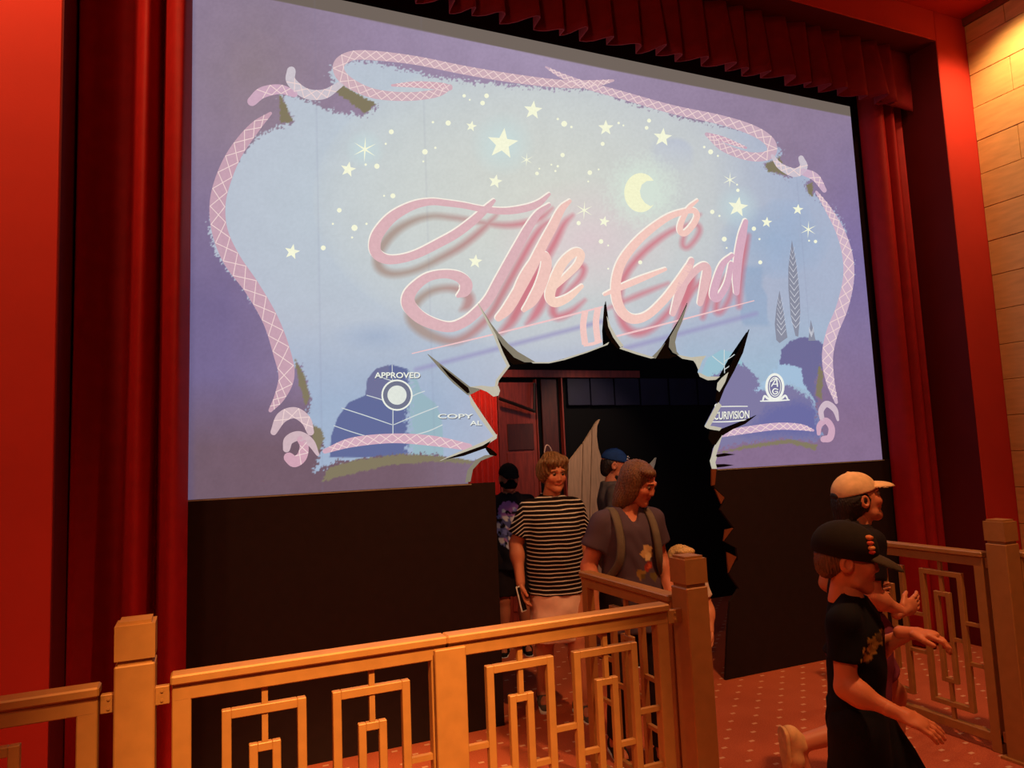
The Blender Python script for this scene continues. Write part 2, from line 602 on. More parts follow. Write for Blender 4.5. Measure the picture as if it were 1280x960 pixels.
HOLE_L = [(588, 640), (585, 600), (588.7, 586), (599, 575), (619.7, 568), (606, 558), (619.5, 544.5), (588.7, 501), (585, 492),
          (534, 443), (585, 484), (604, 484), (619.7, 484), (622, 476), (632, 462.5), (635.7, 458), (627.7, 442), (618.5, 419), (597, 381)]
HOLE_T = [(621, 418), (643.7, 439.6), (666.7, 453), (685, 453), (703, 448.7), (731, 440), (753.7, 432), (752.6, 414), (755.5, 377),
          (758.7, 405), (765, 420), (775.6, 435), (796, 442), (818, 448), (834, 423.5), (849, 400.6), (858, 380), (846, 412),
          (838, 436), (847, 444), (860, 448.7), (880, 446), (874, 453), (872, 466), (883, 472.8), (898, 471.7)]
HOLE_R = [(912, 446), (934.5, 413), (925.7, 442), (915.4, 462.5), (904, 483), (894.8, 505), (880, 533.5), (899, 537), (943, 520), (915, 536),
          (899.4, 545), (891, 561), (889, 570), (888, 581.6), (891, 586), (892, 640)]
HOLE = np.array(HOLE_L + HOLE_T + HOLE_R, float)


def inside(poly, x, y):
    c = np.zeros(x.shape, bool)
    n = len(poly)
    for i in range(n):
        x0, y0 = poly[i]
        x1, y1 = poly[(i + 1) % n]
        if y0 == y1: continue
        m = ((y0 > y) != (y1 > y)) & (x < (x1 - x0) * (y - y0) / (y1 - y0) + x0)
        c ^= m
    return c


def seg_dist(pts, x, y, closed=True):
    d = np.full(x.shape, 1e9)
    n = len(pts)
    for i in range(n if closed else n - 1):
        ax, ay = pts[i][:2]
        bx, by = pts[(i + 1) % n][:2]
        dx, dy = bx - ax, by - ay
        L = dx * dx + dy * dy + 1e-9
        t = np.clip(((x - ax) * dx + (y - ay) * dy) / L, 0, 1)
        d = np.minimum(d, (x - ax - t * dx) ** 2 + (y - ay - t * dy) ** 2)
    return np.sqrt(d)


def seg_near(pts, x, y):
    d = np.full(x.shape, 1e9)
    nx, ny = x.copy(), y.copy()
    n = len(pts)
    for i in range(n):
        ax, ay = pts[i][:2]
        bx, by = pts[(i + 1) % n][:2]
        dx, dy = bx - ax, by - ay
        t = np.clip(((x - ax) * dx + (y - ay) * dy) / (dx * dx + dy * dy + 1e-9), 0, 1)
        qx, qy = ax + t * dx, ay + t * dy
        e = (x - qx) ** 2 + (y - qy) ** 2
        m = e < d
        d[m] = e[m]
        nx[m] = qx[m]
        ny[m] = qy[m]
    return np.sqrt(d), nx, ny


def vnoise(x, y, s, seed):
    """smooth value noise"""
    r = np.random.default_rng(seed).random((256, 256))
    u, v = x / s, y / s
    i, j = np.floor(u).astype(int), np.floor(v).astype(int)
    fu, fv = u - i, v - j
    fu, fv = fu * fu * (3 - 2 * fu), fv * fv * (3 - 2 * fv)
    g = lambda a, b: r[a % 256, b % 256]
    return (g(i, j) * (1 - fu) + g(i + 1, j) * fu) * (1 - fv) + (g(i, j + 1) * (1 - fu) + g(i + 1, j + 1) * fu) * fv


def spline(pts, n=10):
    pts = np.array(pts, float)
    Q = np.vstack([2 * pts[0] - pts[1], pts, 2 * pts[-1] - pts[-2]])
    out = []
    for i in range(1, len(Q) - 2):
        a, b, c, d = Q[i - 1], Q[i], Q[i + 1], Q[i + 2]
        for k in range(n):
            t = k / n
            out.append(0.5 * (2 * b + (c - a) * t + (2 * a - 5 * b + 4 * c - d) * t * t + (3 * b - a - 3 * c + d) * t ** 3))
    out.append(Q[-2])
    return np.array(out)


def c4(lst, ox, oy, s=4.0):
    return [(ox + a / s, oy + b / s, w_ / s) for a, b, w_ in lst]


LET = {
    'T': [c4([(985, 93, 14), (930, 140, 32), (860, 165, 36), (760, 178, 34), (650, 168, 30), (560, 150, 30), (470, 138, 32), (390, 132, 34),
              (300, 152, 42), (200, 208, 52), (130, 290, 58), (112, 355, 58), (130, 398, 54), (180, 420, 46), (250, 415, 42),
              (330, 390, 42), (430, 340, 44), (520, 290, 44), (600, 230, 42), (660, 175, 36), (708, 126, 18)], 440, 220),
          c4([(985, 146, 16), (930, 190, 34), (880, 262, 42), (830, 350, 46), (780, 440, 48), (730, 530, 48), (680, 620, 48), (620, 685, 48),
              (560, 732, 48), (490, 757, 50), (410, 742, 56), (335, 705, 64), (285, 650, 70), (283, 600, 62), (320, 550, 50),
              (380, 508, 44), (460, 492, 42), (530, 505, 52), (568, 540, 62), (560, 578, 56), (528, 602, 18)], 440, 220)],
    'h': [c4([(1087, 128, 18), (1045, 170, 36), (1000, 258, 46), (950, 350, 48), (900, 450, 52), (840, 560, 54), (780, 660, 54), (730, 712, 34)], 440, 220),
          c4([(790, 640, 24), (850, 510, 36), (915, 420, 40), (962, 405, 48), (968, 455, 54), (940, 550, 56), (900, 625, 50), (858, 672, 22)], 440, 220)],
    'e': [c4([(1008, 560, 24), (1060, 512, 30), (1125, 445, 36), (1142, 395, 40), (1110, 385, 42), (1050, 440, 46), (1003, 540, 50),
              (988, 605, 50), (1015, 635, 46), (1080, 610, 36), (1148, 553, 18)], 440, 220)],
    'E': [c4([(685, 124, 12), (640, 165, 22), (605, 230, 28), (598, 276, 30), (622, 288, 30), (660, 250, 30), (682, 205, 30), (668, 176, 28),
              (620, 180, 28), (540, 208, 32), (450, 270, 38), (370, 345, 42), (305, 435, 46), (278, 530, 48), (282, 620, 50), (315, 690, 50),
              (370, 718, 46), (440, 695, 40), (520, 620, 40), (590, 530, 40), (640, 455, 36)], 700, 220),
          c4([(220, 595, 14), (300, 560, 28), (400, 518, 30), (525, 468, 16)], 700, 220)],
    'n': [c4([(655, 425, 30), (630, 490, 46), (600, 575, 48), (562, 690, 28)], 700, 220),
          c4([(605, 570, 24), (655, 495, 34), (710, 452, 36), (732, 470, 44), (722, 540, 46), (698, 638, 30)], 700, 220)],
    'd': [c4([(858, 398, 20), (810, 445, 32), (778, 530, 38), (765, 600, 40), (790, 610, 34), (832, 540, 32), (852, 440, 24)], 700, 220),
          c4([(925, 230, 26), (908, 300, 42), (890, 400, 44), (880, 500, 42), (880, 585, 28)], 700, 220)],
}
LETCOL = {'T': (218, 178, 184), 'h': (238, 196, 188), 'e': (244, 208, 192), 'E': (242, 200, 190), 'n': (226, 184, 186), 'd': (214, 172, 190)}
BLUE = np.array([(350, 118), (356, 138), (367, 152), (330, 165), (304, 190), (287, 212), (274, 240), (264, 265), (262, 287), (268, 312), (282, 334), (302, 357),
                 (328, 392), (343, 422), (350, 450), (352, 478), (366, 462), (374, 455), (382, 478), (388, 500), (382, 520), (392, 535), (404, 556), (396, 580), (390, 592),
                 (420, 578), (470, 572), (530, 568), (585, 576), (700, 600), (890, 562), (940, 552), (985, 548), (1018, 552), (1028, 545), (1022, 520), (1020, 480),
                 (1032, 440), (1047, 410), (1062, 372), (1066, 330), (1058, 290), (1042, 262), (1015, 242), (1008, 232), (1012, 216), (985, 222), (955, 207), (972, 202),
                 (979, 190), (962, 174), (925, 160), (860, 148), (800, 132), (740, 112), (680, 110), (600, 104), (540, 96), (470, 78), (440, 76), (418, 80), (410, 92),
                 (420, 106), (445, 124), (470, 134), (455, 146), (420, 140), (390, 128), (368, 120)], float)


def build_cloth():
    nx, nz = 760, 440
    gx = np.linspace(SX0, SX1, nx + 1)
    gz = np.linspace(SZ0, SZ1, nz + 1)
    X, Z = np.meshgrid(gx, gz)
    pts = np.stack([X.ravel(), np.zeros(X.size), Z.ravel()], 1)
    u, v = pix(pts)
    # snap vertices next to the torn outline onto it, then drop the inside
    d, qx, qy = seg_near(HOLE, u, v)
    ins = inside(HOLE, u, v)
    snap = (d < 0.75) & (v < 600)
    idx = np.where(snap)[0]
    for i in idx:
        p_ = P(qx[i], qy[i], 0.0)
        if p_[2] >= SZ0: pts[i] = p_
    quad = (np.arange(nz)[:, None] * (nx + 1) + np.arange(nx)[None, :])
    q = np.stack([quad, quad + 1, quad + nx + 2, quad + nx + 1], -1).reshape(-1, 4)
    good = (ins | snap)[q]
    keep = ~(good.all(1) & ins[q].any(1)) & ((~ins | snap)[q].all(1))
    keep |= ((~ins | snap)[q].sum(1) >= 3) & ~good.all(1)
    q = q[keep]
    # ---------------- picture
    n1 = vnoise(u, v, 60, 1)
    n2 = vnoise(u, v, 17, 2)
    n3 = vnoise(u, v, 2.2, 3)
    n4 = RNG.random(u.shape)

    def mixc(c, col, m):
        return c + (np.asarray(col, float) - c) * m[:, None]
    one = np.ones(u.shape)
    c = np.zeros((u.size, 3)) + np.array([142, 124, 150.0])
    c = mixc(c, (140, 124, 136), np.clip(1 - np.abs(u - 320) / 150, 0, 1) * np.clip(1 - np.abs(v - 90) / 180, 0, 1))
    c = mixc(c, (172, 156, 186), np.clip(1 - np.abs(u - 680) / 330, 0, 1) * np.clip(1 - v / 220, 0, 1))
    c = mixc(c, (112, 100, 142), np.clip((v - 180) / 200, 0, 1) * np.clip((420 - u) / 140, 0, 1) * 0.85)
    c = mixc(c, (112, 90, 104), np.clip((v - 470) / 90, 0, 1) * np.clip((700 - u) / 200, 0, 1))
    c = mixc(c, (132, 108, 140), np.clip((v - 400) / 100, 0, 1) * np.clip((u - 800) / 100, 0, 1))
    c = mixc(c, (116, 104, 160), np.clip((u - 980) / 80, 0, 1) * np.clip(1 - np.abs(v - 330) / 200, 0, 1) * 0.8)
    c = mixc(c, (90, 82, 120), np.clip((246 - u) / 14, 0, 1) * 0.7)
    c = mixc(c, (98, 86, 128), np.clip((u - 1075 - (v - 133) * 0.07) / 14, 0, 1) * 0.6)
    c = c * (0.97 + 0.03 * n2 + 0.04 * n3)[:, None]
    # blue sky patch with grainy edge
    db = seg_dist(BLUE, u, v)
    sd = np.where(inside(BLUE, u, v), db, -db)
    edge = np.clip((sd + (n3 - 0.5) * 9 + (n4 - 0.5) * 4) / 1.5 + 0.5, 0, 1)
    b = np.zeros((u.size, 3)) + np.array([176, 182, 202.0])
    b = mixc(b, (190, 203, 211), np.clip(1.15 - np.hypot((u - 560) / 330, (v - 240) / 230), 0, 1) ** 0.6)
    b = mixc(b, (212, 214, 205), np.clip(1 - np.hypot((u - 690) / 300, (v - 250) / 190), 0, 1) ** 0.55)
    b = mixc(b, (222, 200, 206), np.clip(1 - np.hypot((u - 735) / 120, (v - 300) / 80), 0, 1) * 0.75)
    b = mixc(b, (166, 178, 202), np.clip((u - 890) / 110, 0, 1) * 0.9)
    b = mixc(b, (158, 178, 204), np.clip((v - 400) / 100, 0, 1) * np.clip((640 - u) / 100, 0, 1) * 0.9)
    b = mixc(b, (156, 184, 206), np.clip((v - 380) / 80, 0, 1) * np.clip((u - 800) / 60, 0, 1) * 0.8)
    wash = np.clip((vnoise(u + 20, v, 48, 9) - 0.56) * 9, 0, 1)
    b = mixc(b, (160, 170, 214), wash * 0.3 * np.clip(1 - np.hypot((u - 850) / 90, (v - 170) / 50), 0, 1))
    b = mixc(b, (146, 172, 204), np.clip(1 - np.hypot((u - 965) / 70, (v - 300) / 50) + (n2 - 0.5) * 0.3, 0, 1) ** 0.6 * 0.6)
    b = mixc(b, (142, 166, 196), np.clip((18 - np.abs(u - 942) + (n2 - 0.5) * 16) / 5, 0, 1) * np.clip((40 - np.abs(v - 370)) / 6, 0, 1) * 0.6)
    b = mixc(b, (146, 166, 198), np.clip(1 - np.hypot((u - 470) / 60, (v - 420) / 22), 0, 1) * 0.45)
    b = b * (0.98 + 0.015 * n2 + 0.025 * n3)[:, None]
    # hills and mounds
    def fill(base, poly, col, soft=0.8, grain=0.0, m=None):
        poly = np.array(poly, float)
        dd = seg_dist(poly, u, v)
        s_ = np.where(inside(poly, u, v), dd, -dd) + (n3 - 0.5) * grain * 2 + (n4 - 0.5) * grain
        k = np.clip(s_ / soft + 0.5, 0, 1)
        if m is not None: k = k * m
        return mixc(base, col, k)
    mound = [(412, 572), (414, 545), (422, 522), (436, 503), (457, 494), (459, 474), (470, 461), (490, 456), (509, 461), (522, 476), (527, 491),
             (544, 504), (552, 522), (554, 550), (554, 570)]
    b = fill(b, mound, (94, 106, 152), m=np.clip((512 - u + (n3 - .5) * 14) / 4, 0, 1))
    b = fill(b, mound, (150, 180, 192), m=np.clip((u - 512 + (n3 - .5) * 14) / 4, 0, 1))
    b = fill(b, [(457, 494), (459, 474), (470, 461), (486, 456), (490, 500), (470, 500)], (108, 112, 150))
    b = fill(b, [(876, 470), (884, 448), (902, 437), (918, 441), (930, 455), (932, 480), (890, 480)], (150, 190, 206))
    b = fill(b, [(885, 510), (888, 470), (905, 462), (928, 455), (946, 472), (955, 490), (985, 480), (1015, 500), (1022, 540), (1028, 556), (880, 570)], (124, 120, 160), 1, 3)
    b = fill(b, [(945, 488), (968, 462), (985, 436), (1004, 450), (1010, 482), (1016, 492), (990, 480)], (162, 190, 216), 1, 3)
    b = fill(b, [(975, 455), (976, 438), (988, 426), (1006, 421), (1024, 426), (1036, 436), (1032, 470), (1024, 510), (1004, 478), (1002, 460), (986, 456)], (108, 106, 150), 1, 1)
    b = fill(b, [(930, 545), (960, 510), (1000, 500), (1022, 510), (1026, 545)], (104, 106, 160), 14, 3)
    c = mixc(c, (0, 0, 0), edge) * 1.0
    c = c + b * edge[:, None]
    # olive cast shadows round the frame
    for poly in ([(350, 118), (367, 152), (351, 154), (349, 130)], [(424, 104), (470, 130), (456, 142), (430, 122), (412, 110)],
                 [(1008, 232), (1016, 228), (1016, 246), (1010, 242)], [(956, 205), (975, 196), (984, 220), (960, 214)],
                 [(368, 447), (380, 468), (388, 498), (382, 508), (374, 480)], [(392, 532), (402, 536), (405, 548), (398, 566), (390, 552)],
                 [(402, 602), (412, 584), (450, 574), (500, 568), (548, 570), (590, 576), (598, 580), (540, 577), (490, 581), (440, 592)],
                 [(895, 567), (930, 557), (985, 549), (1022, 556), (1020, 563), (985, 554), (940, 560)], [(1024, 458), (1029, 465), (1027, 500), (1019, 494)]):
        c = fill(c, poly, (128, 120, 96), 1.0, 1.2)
    # moon glow
    g = np.hypot(u - 803, v - 240)
    c = mixc(c, (214, 228, 216), np.clip((52 - g) / 34 + (n3 - 0.5) * 0.5, 0, 1) * 0.85)
    for sx, sy, sr in ((628, 180, 42), (922, 259, 30), (456, 187, 26)):
        c = mixc(c, (196, 222, 224), np.clip(1 - np.hypot(u - sx, v - sy) / sr, 0, 1) * 0.7)
    # drop shadow of the lettering
    for k, strokes in LET.items():
        for st in strokes:
            sp_ = spline(st, 4)
            x0, x1 = sp_[:, 0].min() - 24, sp_[:, 0].max() + 30
            y0, y1 = sp_[:, 1].min() - 6, sp_[:, 1].max() + 44
            m = (u > x0) & (u < x1) & (v > y0) & (v < y1)
            uu, vv = u[m] - 4, v[m] - 17
            best = np.full(uu.shape, 1e9)
            for i in range(len(sp_) - 1):
                ax, ay, aw = sp_[i]
                bx, by, bw = sp_[i + 1]
                dx, dy = bx - ax, by - ay
                t = np.clip(((uu - ax) * dx + (vv - ay) * dy) / (dx * dx + dy * dy + 1e-9), 0, 1)
                best = np.minimum(best, np.hypot(uu - ax - t * dx, vv - ay - t * dy) - 0.5 * (aw + t * (bw - aw)))
            k_ = np.clip((2.5 - best) / 7.5, 0, 1)
            wgt = np.clip((u[m] - 540) / 120, 0, 1)[:, None]
            scol = (1 - wgt) * np.array([166, 142, 132.0]) + wgt * np.array([206, 112, 126.0])
            c[m] = c[m] + (scol - c[m]) * (k_ * 0.8)[:, None]
    for a, b_ in (((520, 462), (752, 402)), ((772, 438), (945, 392))):
        dd = seg_dist([a, b_], u, v, False)
        c = mixc(c, (150, 146, 190), np.clip((5 - dd) / 5, 0, 1) * 0.7)
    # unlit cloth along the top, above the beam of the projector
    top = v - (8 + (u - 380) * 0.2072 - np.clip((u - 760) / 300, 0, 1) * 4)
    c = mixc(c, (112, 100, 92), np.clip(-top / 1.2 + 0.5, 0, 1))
    # vertical seams of the cloth
    for sx in (0.62, 1.28, 4.35):
        c = mixc(c, (120, 120, 150), np.clip(1 - np.abs(pts[:, 0] - sx) / 0.008, 0, 1) * 0.12)
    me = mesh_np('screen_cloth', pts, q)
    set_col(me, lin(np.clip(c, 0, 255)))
    return me


def mesh_np(name, pts, quads):
    used = np.unique(quads)
    remap = np.full(len(pts), -1)
    remap[used] = np.arange(len(used))
    pts = pts[used]
    quads = remap[quads]
    me = bpy.data.meshes.new(name)
    me.vertices.add(len(pts))
    me.vertices.foreach_set('co', pts.astype(np.float32).ravel())
    me.loops.add(quads.size)
    me.loops.foreach_set('vertex_index', quads.astype(np.int32).ravel())
    me.polygons.add(len(quads))
    me.polygons.foreach_set('loop_start', np.arange(0, quads.size, 4, dtype=np.int32))
    me.update(calc_edges=True)
    mesh_np.used = used
    return me


_sc = set_col


def set_col(me, cols):
    if len(cols) != len(me.vertices):
        cols = np.asarray(cols)[mesh_np.used]
    _sc(me, cols)


M['screen'] = attr_mat('screen_picture', 0.9, emit=1.0, spec=0.05)
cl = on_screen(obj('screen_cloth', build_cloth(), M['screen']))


def strip(name, st, y, material, n=10, dx=0.0, dy=0.0, grow=0.0, caps=True):
    """flat brush stroke of varying width printed on the screen"""
    s_ = spline(st, n)
    t = np.gradient(s_[:, :2], axis=0)
    t /= np.linalg.norm(t, axis=1)[:, None] + 1e-9
    nn = np.stack([-t[:, 1], t[:, 0]], 1)
    hw = np.maximum(s_[:, 2] * 0.5 + grow, 0.3)[:, None]
    c = s_[:, :2] + np.array([dx, dy])
    L, R = c + nn * hw, c - nn * hw
    poly, fs = [], []
    for i in range(len(c)):
        poly += [L[i], R[i]]
        if i: fs.append((2 * i - 2, 2 * i - 1, 2 * i + 1, 2 * i))
    if caps:
        for e, sg in ((0, -1), (len(c) - 1, 1)):
            base = len(poly)
            ang = math.atan2(nn[e, 1], nn[e, 0])
            for k in range(7):
                a = ang - sg * math.pi * k / 6
                poly.append(c[e] + hw[e] * np.array([math.cos(a), math.sin(a)]))
            fs.append(tuple(range(base, base + 7)))
    vs = []
    for p_ in poly:
        q = P(p_[0], p_[1], 0.0)
        vs.append((q[0], y, q[2]))
    return on_screen(obj(name, mesh(name, vs, fs), material)), s_, nn, hw


def join_mesh(name, objs):
    """one mesh object out of strokes that belong to one printed shape"""
    bm = bmesh.new()
    for o in objs:
        bm.from_mesh(o.data)
    m = objs[0].data.materials[0]
    for o in objs:
        bpy.data.objects.remove(o)
    return on_screen(obj(name, bm_mesh(name, bm, False), m))


LIGHT = glow((250, 238, 226))
for k, strokes in LET.items():
    hi = [strip('edge', st, -0.0050, LIGHT, dx=-0.9, dy=-1.5, grow=0.2)[0] for st in strokes]
    bo = [strip('letter', st, -0.0075, glow(LETCOL[k]))[0] for st in strokes]
    L_ = join_mesh('letter', bo)
    E_ = join_mesh('letter_edge', hi)
    E_.parent = L_
    L_['label'] = 'pink script letter ' + k
# underline and small bracket below the words
PK = glow((238, 196, 198))
for st in ([(515, 442, 1.2), (625, 416, 2), (752, 384, 2.4)], [(768, 421, 2.4), (858, 398, 2), (942, 376, 1.2)]):
    strip('underline', st, -0.004, PK, 6)
br = [strip('bar', st, -0.0045, glow((240, 198, 192)), 5, caps=False)[0] for st in
      ([(731, 389, 8), (728.5, 408, 8), (731, 431, 8)], [(747, 385, 8), (744.5, 404, 8), (747, 427, 8)], [(729, 431.5, 4), (740, 430, 4), (752, 426, 4)])]
join_mesh('underline_bracket', br)

# ribbons of the painted frame
RIB = [
    ([(338, 142, 4), (318, 160, 14), (295, 190, 18), (280, 222, 20), (272, 255, 20), (275, 290, 20), (290, 325, 22), (315, 360, 20), (338, 400, 20), (352, 440, 22), (358, 470, 20), (350, 495, 14), (338, 513, 5)], (196, 152, 176), 1),
    ([(342, 540, 8), (352, 522, 14), (368, 516, 14), (382, 525, 13), (388, 540, 9)], (212, 184, 196), 1),
    ([(361, 572, 13), (368, 577, 14), (377, 571, 13), (380, 558, 11), (375, 549, 8)], (212, 156, 180), 1),
    ([(358, 561, 9), (361, 550, 12), (374, 545, 12), (388, 553, 10), (397, 568, 4)], (208, 182, 192), 0),
    ([(406, 564, 6), (440, 553, 12), (490, 548, 12), (540, 551, 13), (586, 559, 9)], (214, 168, 192), 1),
    ([(315, 127, 12), (328, 116, 14), (350, 112, 12), (368, 118, 8)], (206, 164, 196), 1),
    ([(364, 89, 11), (364, 102, 12), (382, 117, 13), (405, 118, 12), (425, 106, 8)], (206, 204, 216), 1),
    ([(490, 107, 3), (520, 106, 8), (550, 108, 9), (562, 110, 7)], (214, 168, 184), 1),
    ([(766, 101, 3), (740, 105, 9), (700, 105, 10), (640, 98, 11), (580, 88, 11), (520, 76, 11), (470, 70, 12), (440, 70, 12), (424, 80, 14), (426, 94, 14), (442, 107, 13), (470, 118, 12), (510, 121, 11), (545, 117, 10), (562, 109, 7)], (208, 174, 188), 1),
    ([(682, 84, 2), (700, 94, 6), (730, 106, 9), (780, 120, 10), (840, 137, 11), (900, 150, 12), (940, 163, 13), (962, 178, 13), (962, 193, 12), (938, 196, 11), (905, 185, 10), (883, 168, 5)], (202, 170, 192), 1),
    ([(885, 168, 4), (905, 175, 7), (932, 185, 3)], (206, 160, 186), 1),
    ([(1001, 198, 7), (1004, 209, 10), (993, 216, 11), (975, 208, 8), (965, 195, 4)], (206, 202, 218), 1),
    ([(1004, 215, 9), (1019, 222, 10), (1030, 238, 6)], (206, 172, 204), 1),
    ([(1020, 240, 3), (1035, 262, 8), (1050, 290, 11), (1059, 320, 13), (1060, 350, 14), (1052, 385, 15), (1040, 415, 15), (1034, 445, 14), (1037, 475, 11), (1045, 503, 4)], (206, 176, 206), 1),
    ([(1047, 525, 3), (1043, 512, 7), (1033, 505, 8), (1026, 513, 7), (1027, 523, 6)], (208, 188, 208), 0),
    ([(1023, 542, 5), (1024, 532, 7), (1032, 526, 8), (1039, 535, 8), (1037, 547, 9), (1029, 549, 8)], (208, 160, 192), 0),
    ([(899, 543, 8), (930, 538, 9), (970, 533, 9), (1000, 534, 8), (1016, 538, 3)], (204, 168, 204), 1),
]
LAT = glow((236, 210, 208))
for st, colr, lat in RIB:
    colr = tuple(int(a * 0.66 + b_ * 0.34) for a, b_ in zip(colr, (200, 176, 178)))
    ro, s_, nn, hw = strip('ribbon', st, -0.0035, glow(colr), 10)
    if lat:
        bmz = bmesh.new()
        for start in (1, -1):
            acc, side, pts_ = 0.0, start, []
            for i in range(1, len(s_) - 1):
                acc += np.linalg.norm(s_[i, :2] - s_[i - 1, :2])
                if acc > max(hw[i, 0] * 1.9, 5):
                    pts_.append(s_[i, :2] + nn[i] * hw[i] * side * 0.92)
                    side, acc = -side, 0.0
            for a, b_ in zip(pts_[:-1], pts_[1:]):
                d_ = (b_ - a) / (np.linalg.norm(b_ - a) + 1e-9)
                n_ = np.array([-d_[1], d_[0]]) * 0.5
                a2, b2 = a - d_ * 0.4, b_ + d_ * 0.4
                vs_ = []
                for q in (a2 + n_, a2 - n_, b2 - n_, b2 + n_):
                    w_ = P(q[0], q[1], 0)
                    vs_.append(bmz.verts.new((w_[0], -0.0048, w_[2])))
                bmz.faces.new(vs_)
        lo = on_screen(obj('ribbon_lattice', bm_mesh('ribbon_lattice', bmz, False), LAT))
        lo.parent = ro

# stars, dots and moon
STARC = glow((246, 248, 218))


def star(x, y, r, n=5, inner=0.42, rot=0.1):
    pts = []
    for k in range(2 * n):
        rr = r if k % 2 == 0 else r * inner
        a = -math.pi / 2 + rot + math.pi * k / n
        pts.append((x + rr * math.cos(a), y + rr * math.sin(a)))
    on_screen(flat('star', wall_xz(pts), -0.003, STARC))


for x, y, r, ro in ((628, 180, 20, .12), (666, 138, 12, .1), (589, 158, 7, .2), (828, 172, 12, .1), (757, 160, 10, 0), (619, 227, 9, 0.2), (435, 212, 10, .2),
                    (365, 315, 10, .2), (922, 259, 13, .15), (958, 278, 7, .1), (755, 277, 7, .2), (594, 327, 9, .1), (997, 262, 7, .1)):
    star(x, y, r, 5, 0.42, ro)
for x, y, r in ((456, 187, 16), (658, 200, 9), (730, 263, 12), (912, 225, 10), (1010, 287, 11)):
    star(x, y, r, 6, 0.13, 0.05)


def disc(name, x, y, r, yy, m, n=14, ry=None):
    return on_screen(flat(name, wall_xz([(x + r * math.cos(2 * math.pi * k / n), y + (ry or r) * math.sin(2 * math.pi * k / n)) for k in range(n)]), yy, m))


for x, y, r in ((489, 165, 3.2), (482, 180, 1.4), (471, 208, 3.4), (457, 206, 1.6), (531, 190, 3.6), (544, 185, 1.5), (529, 202, 1.3), (541, 153, 1.6), (560, 154, 3.4),
                (580, 120, 2.2), (587, 125, 1.2), (603, 129, 3), (608, 120, 3), (705, 155, 3.8), (697, 149, 1.6), (714, 159, 1.6), (703, 194, 2.8), (671, 217, 2.4),
                (674, 211, 1.2), (697, 208, 1.6), (694, 214, 1.4), (689, 206, 1.2), (737, 216, 3), (748, 212, 1.2), (735, 227, 1.2), (753, 180, 2.6), (773, 154, 1.6), (779, 157, 1.2),
                (811, 151, 2.6), (808, 160, 2.4), (888, 190, 3.2), (880, 184, 1.6), (897, 195, 1.4), (922, 238, 2.2), (921, 231, 1.2), (890, 265, 2.8), (899, 270, 1.4), (905, 299, 3.2),
                (908, 310, 1.2), (942, 286, 2.8), (949, 299, 1.4), (1019, 302, 2.2), (1011, 301, 1.2), (950, 328, 2.6), (800, 328, 2.6), (751, 302, 3), (760, 307, 1.2), (723, 279, 2.8), (760, 336, 1.2),
                (491, 245, 3.2), (480, 245, 1.3), (443, 285, 4), (458, 280, 1.5), (440, 297, 1.4), (424, 263, 3), (416, 280, 1.4), (404, 310, 3.2)):
    disc('star_dot', x, y, r, -0.003, STARC, 8)
mo = []
for k in range(25):
    a = math.radians(-38) - math.radians(284) * k / 24
    mo.append((800.5 + 20.5 * math.cos(a), 241 + 24.5 * math.sin(a)))
mo += [(812, 252.5), (806, 252), (800, 246), (798.5, 238), (801, 230), (808, 225), (813.5, 226)][::1]
mo[25:] = [(813, 258), (806, 254), (801, 247), (799.5, 239), (802, 231), (808, 226.5)]
on_screen(flat('moon', wall_xz(mo), -0.003, glow((244, 244, 206))))
# cypress trees with pale branches
for pts, lines in (([(989.5, 300), (995, 330), (999, 365), (1000, 390), (997.5, 421), (994, 420), (988, 395), (985, 360), (985, 335)], 13),
                   ([(974, 363), (979, 390), (984, 422), (974, 429), (970, 425), (968, 405), (970, 385)], 7), ([(1013, 400), (1017, 415), (1019, 426), (1010, 426)], 4)):
    t_ = on_screen(flat('cypress_tree', wall_xz(pts), -0.0032, glow((136, 140, 158))))
    cx0, cy0 = pts[0]
    cyb = max(p_[1] for p_ in pts)
    bmz = bmesh.new()
    for k in range(lines):
        y = cy0 + 12 + (cyb - cy0 - 20) * k / lines
        cx = cx0 + (y - cy0) * 0.045
        wd_ = min(5.5, (y - cy0) * 0.1 + 1.5)
        for sx in (-1, 1):
            vs_ = []
            for q in ((cx, y + 4), (cx, y + 5.2), (cx + sx * wd_, y - 2.6), (cx + sx * wd_, y - 3.6)):
                w_ = P(q[0], q[1], 0)
                vs_.append(bmz.verts.new((w_[0], -0.0042, w_[2])))
            bmz.faces.new(vs_)
    bo = on_screen(obj('branches', bm_mesh('branches', bmz, False), glow((206, 208, 218))))
    bo.parent = t_
# pale ribs of the leafy mounds
for st in ([(490, 456, .9), (491, 500, 1.1), (491, 545, 1.1)], [(458, 494, 1), (475, 499, 1.1), (490, 505, 1)], [(427, 510, 1.1), (458, 520, 1.2), (490, 531, 1)], [(417, 532, 1), (440, 540, 1.1), (464, 547, 1)],
           [(492, 531, 1), (520, 519, 1.3), (548, 508, 1.2)], [(510, 546, 1), (535, 539, 1.3), (553, 531, 1.2)], [(512, 497, 1), (522, 492, 1.2), (531, 489, 1)], [(470, 468, 1), (480, 473, 1), (490, 476, 1)],
           [(905, 437, 1), (905, 455, 1), (906, 478, 1)], [(905, 452, 1), (914, 446, 1), (918, 443, 1)], [(905, 462, 1), (914, 456, 1), (923, 450, 1)], [(904, 456, 1), (896, 450, 1), (890, 445, 1)]):
    strip('leaf_rib', st, -0.0028, glow((206, 214, 214)), 4, caps=False)


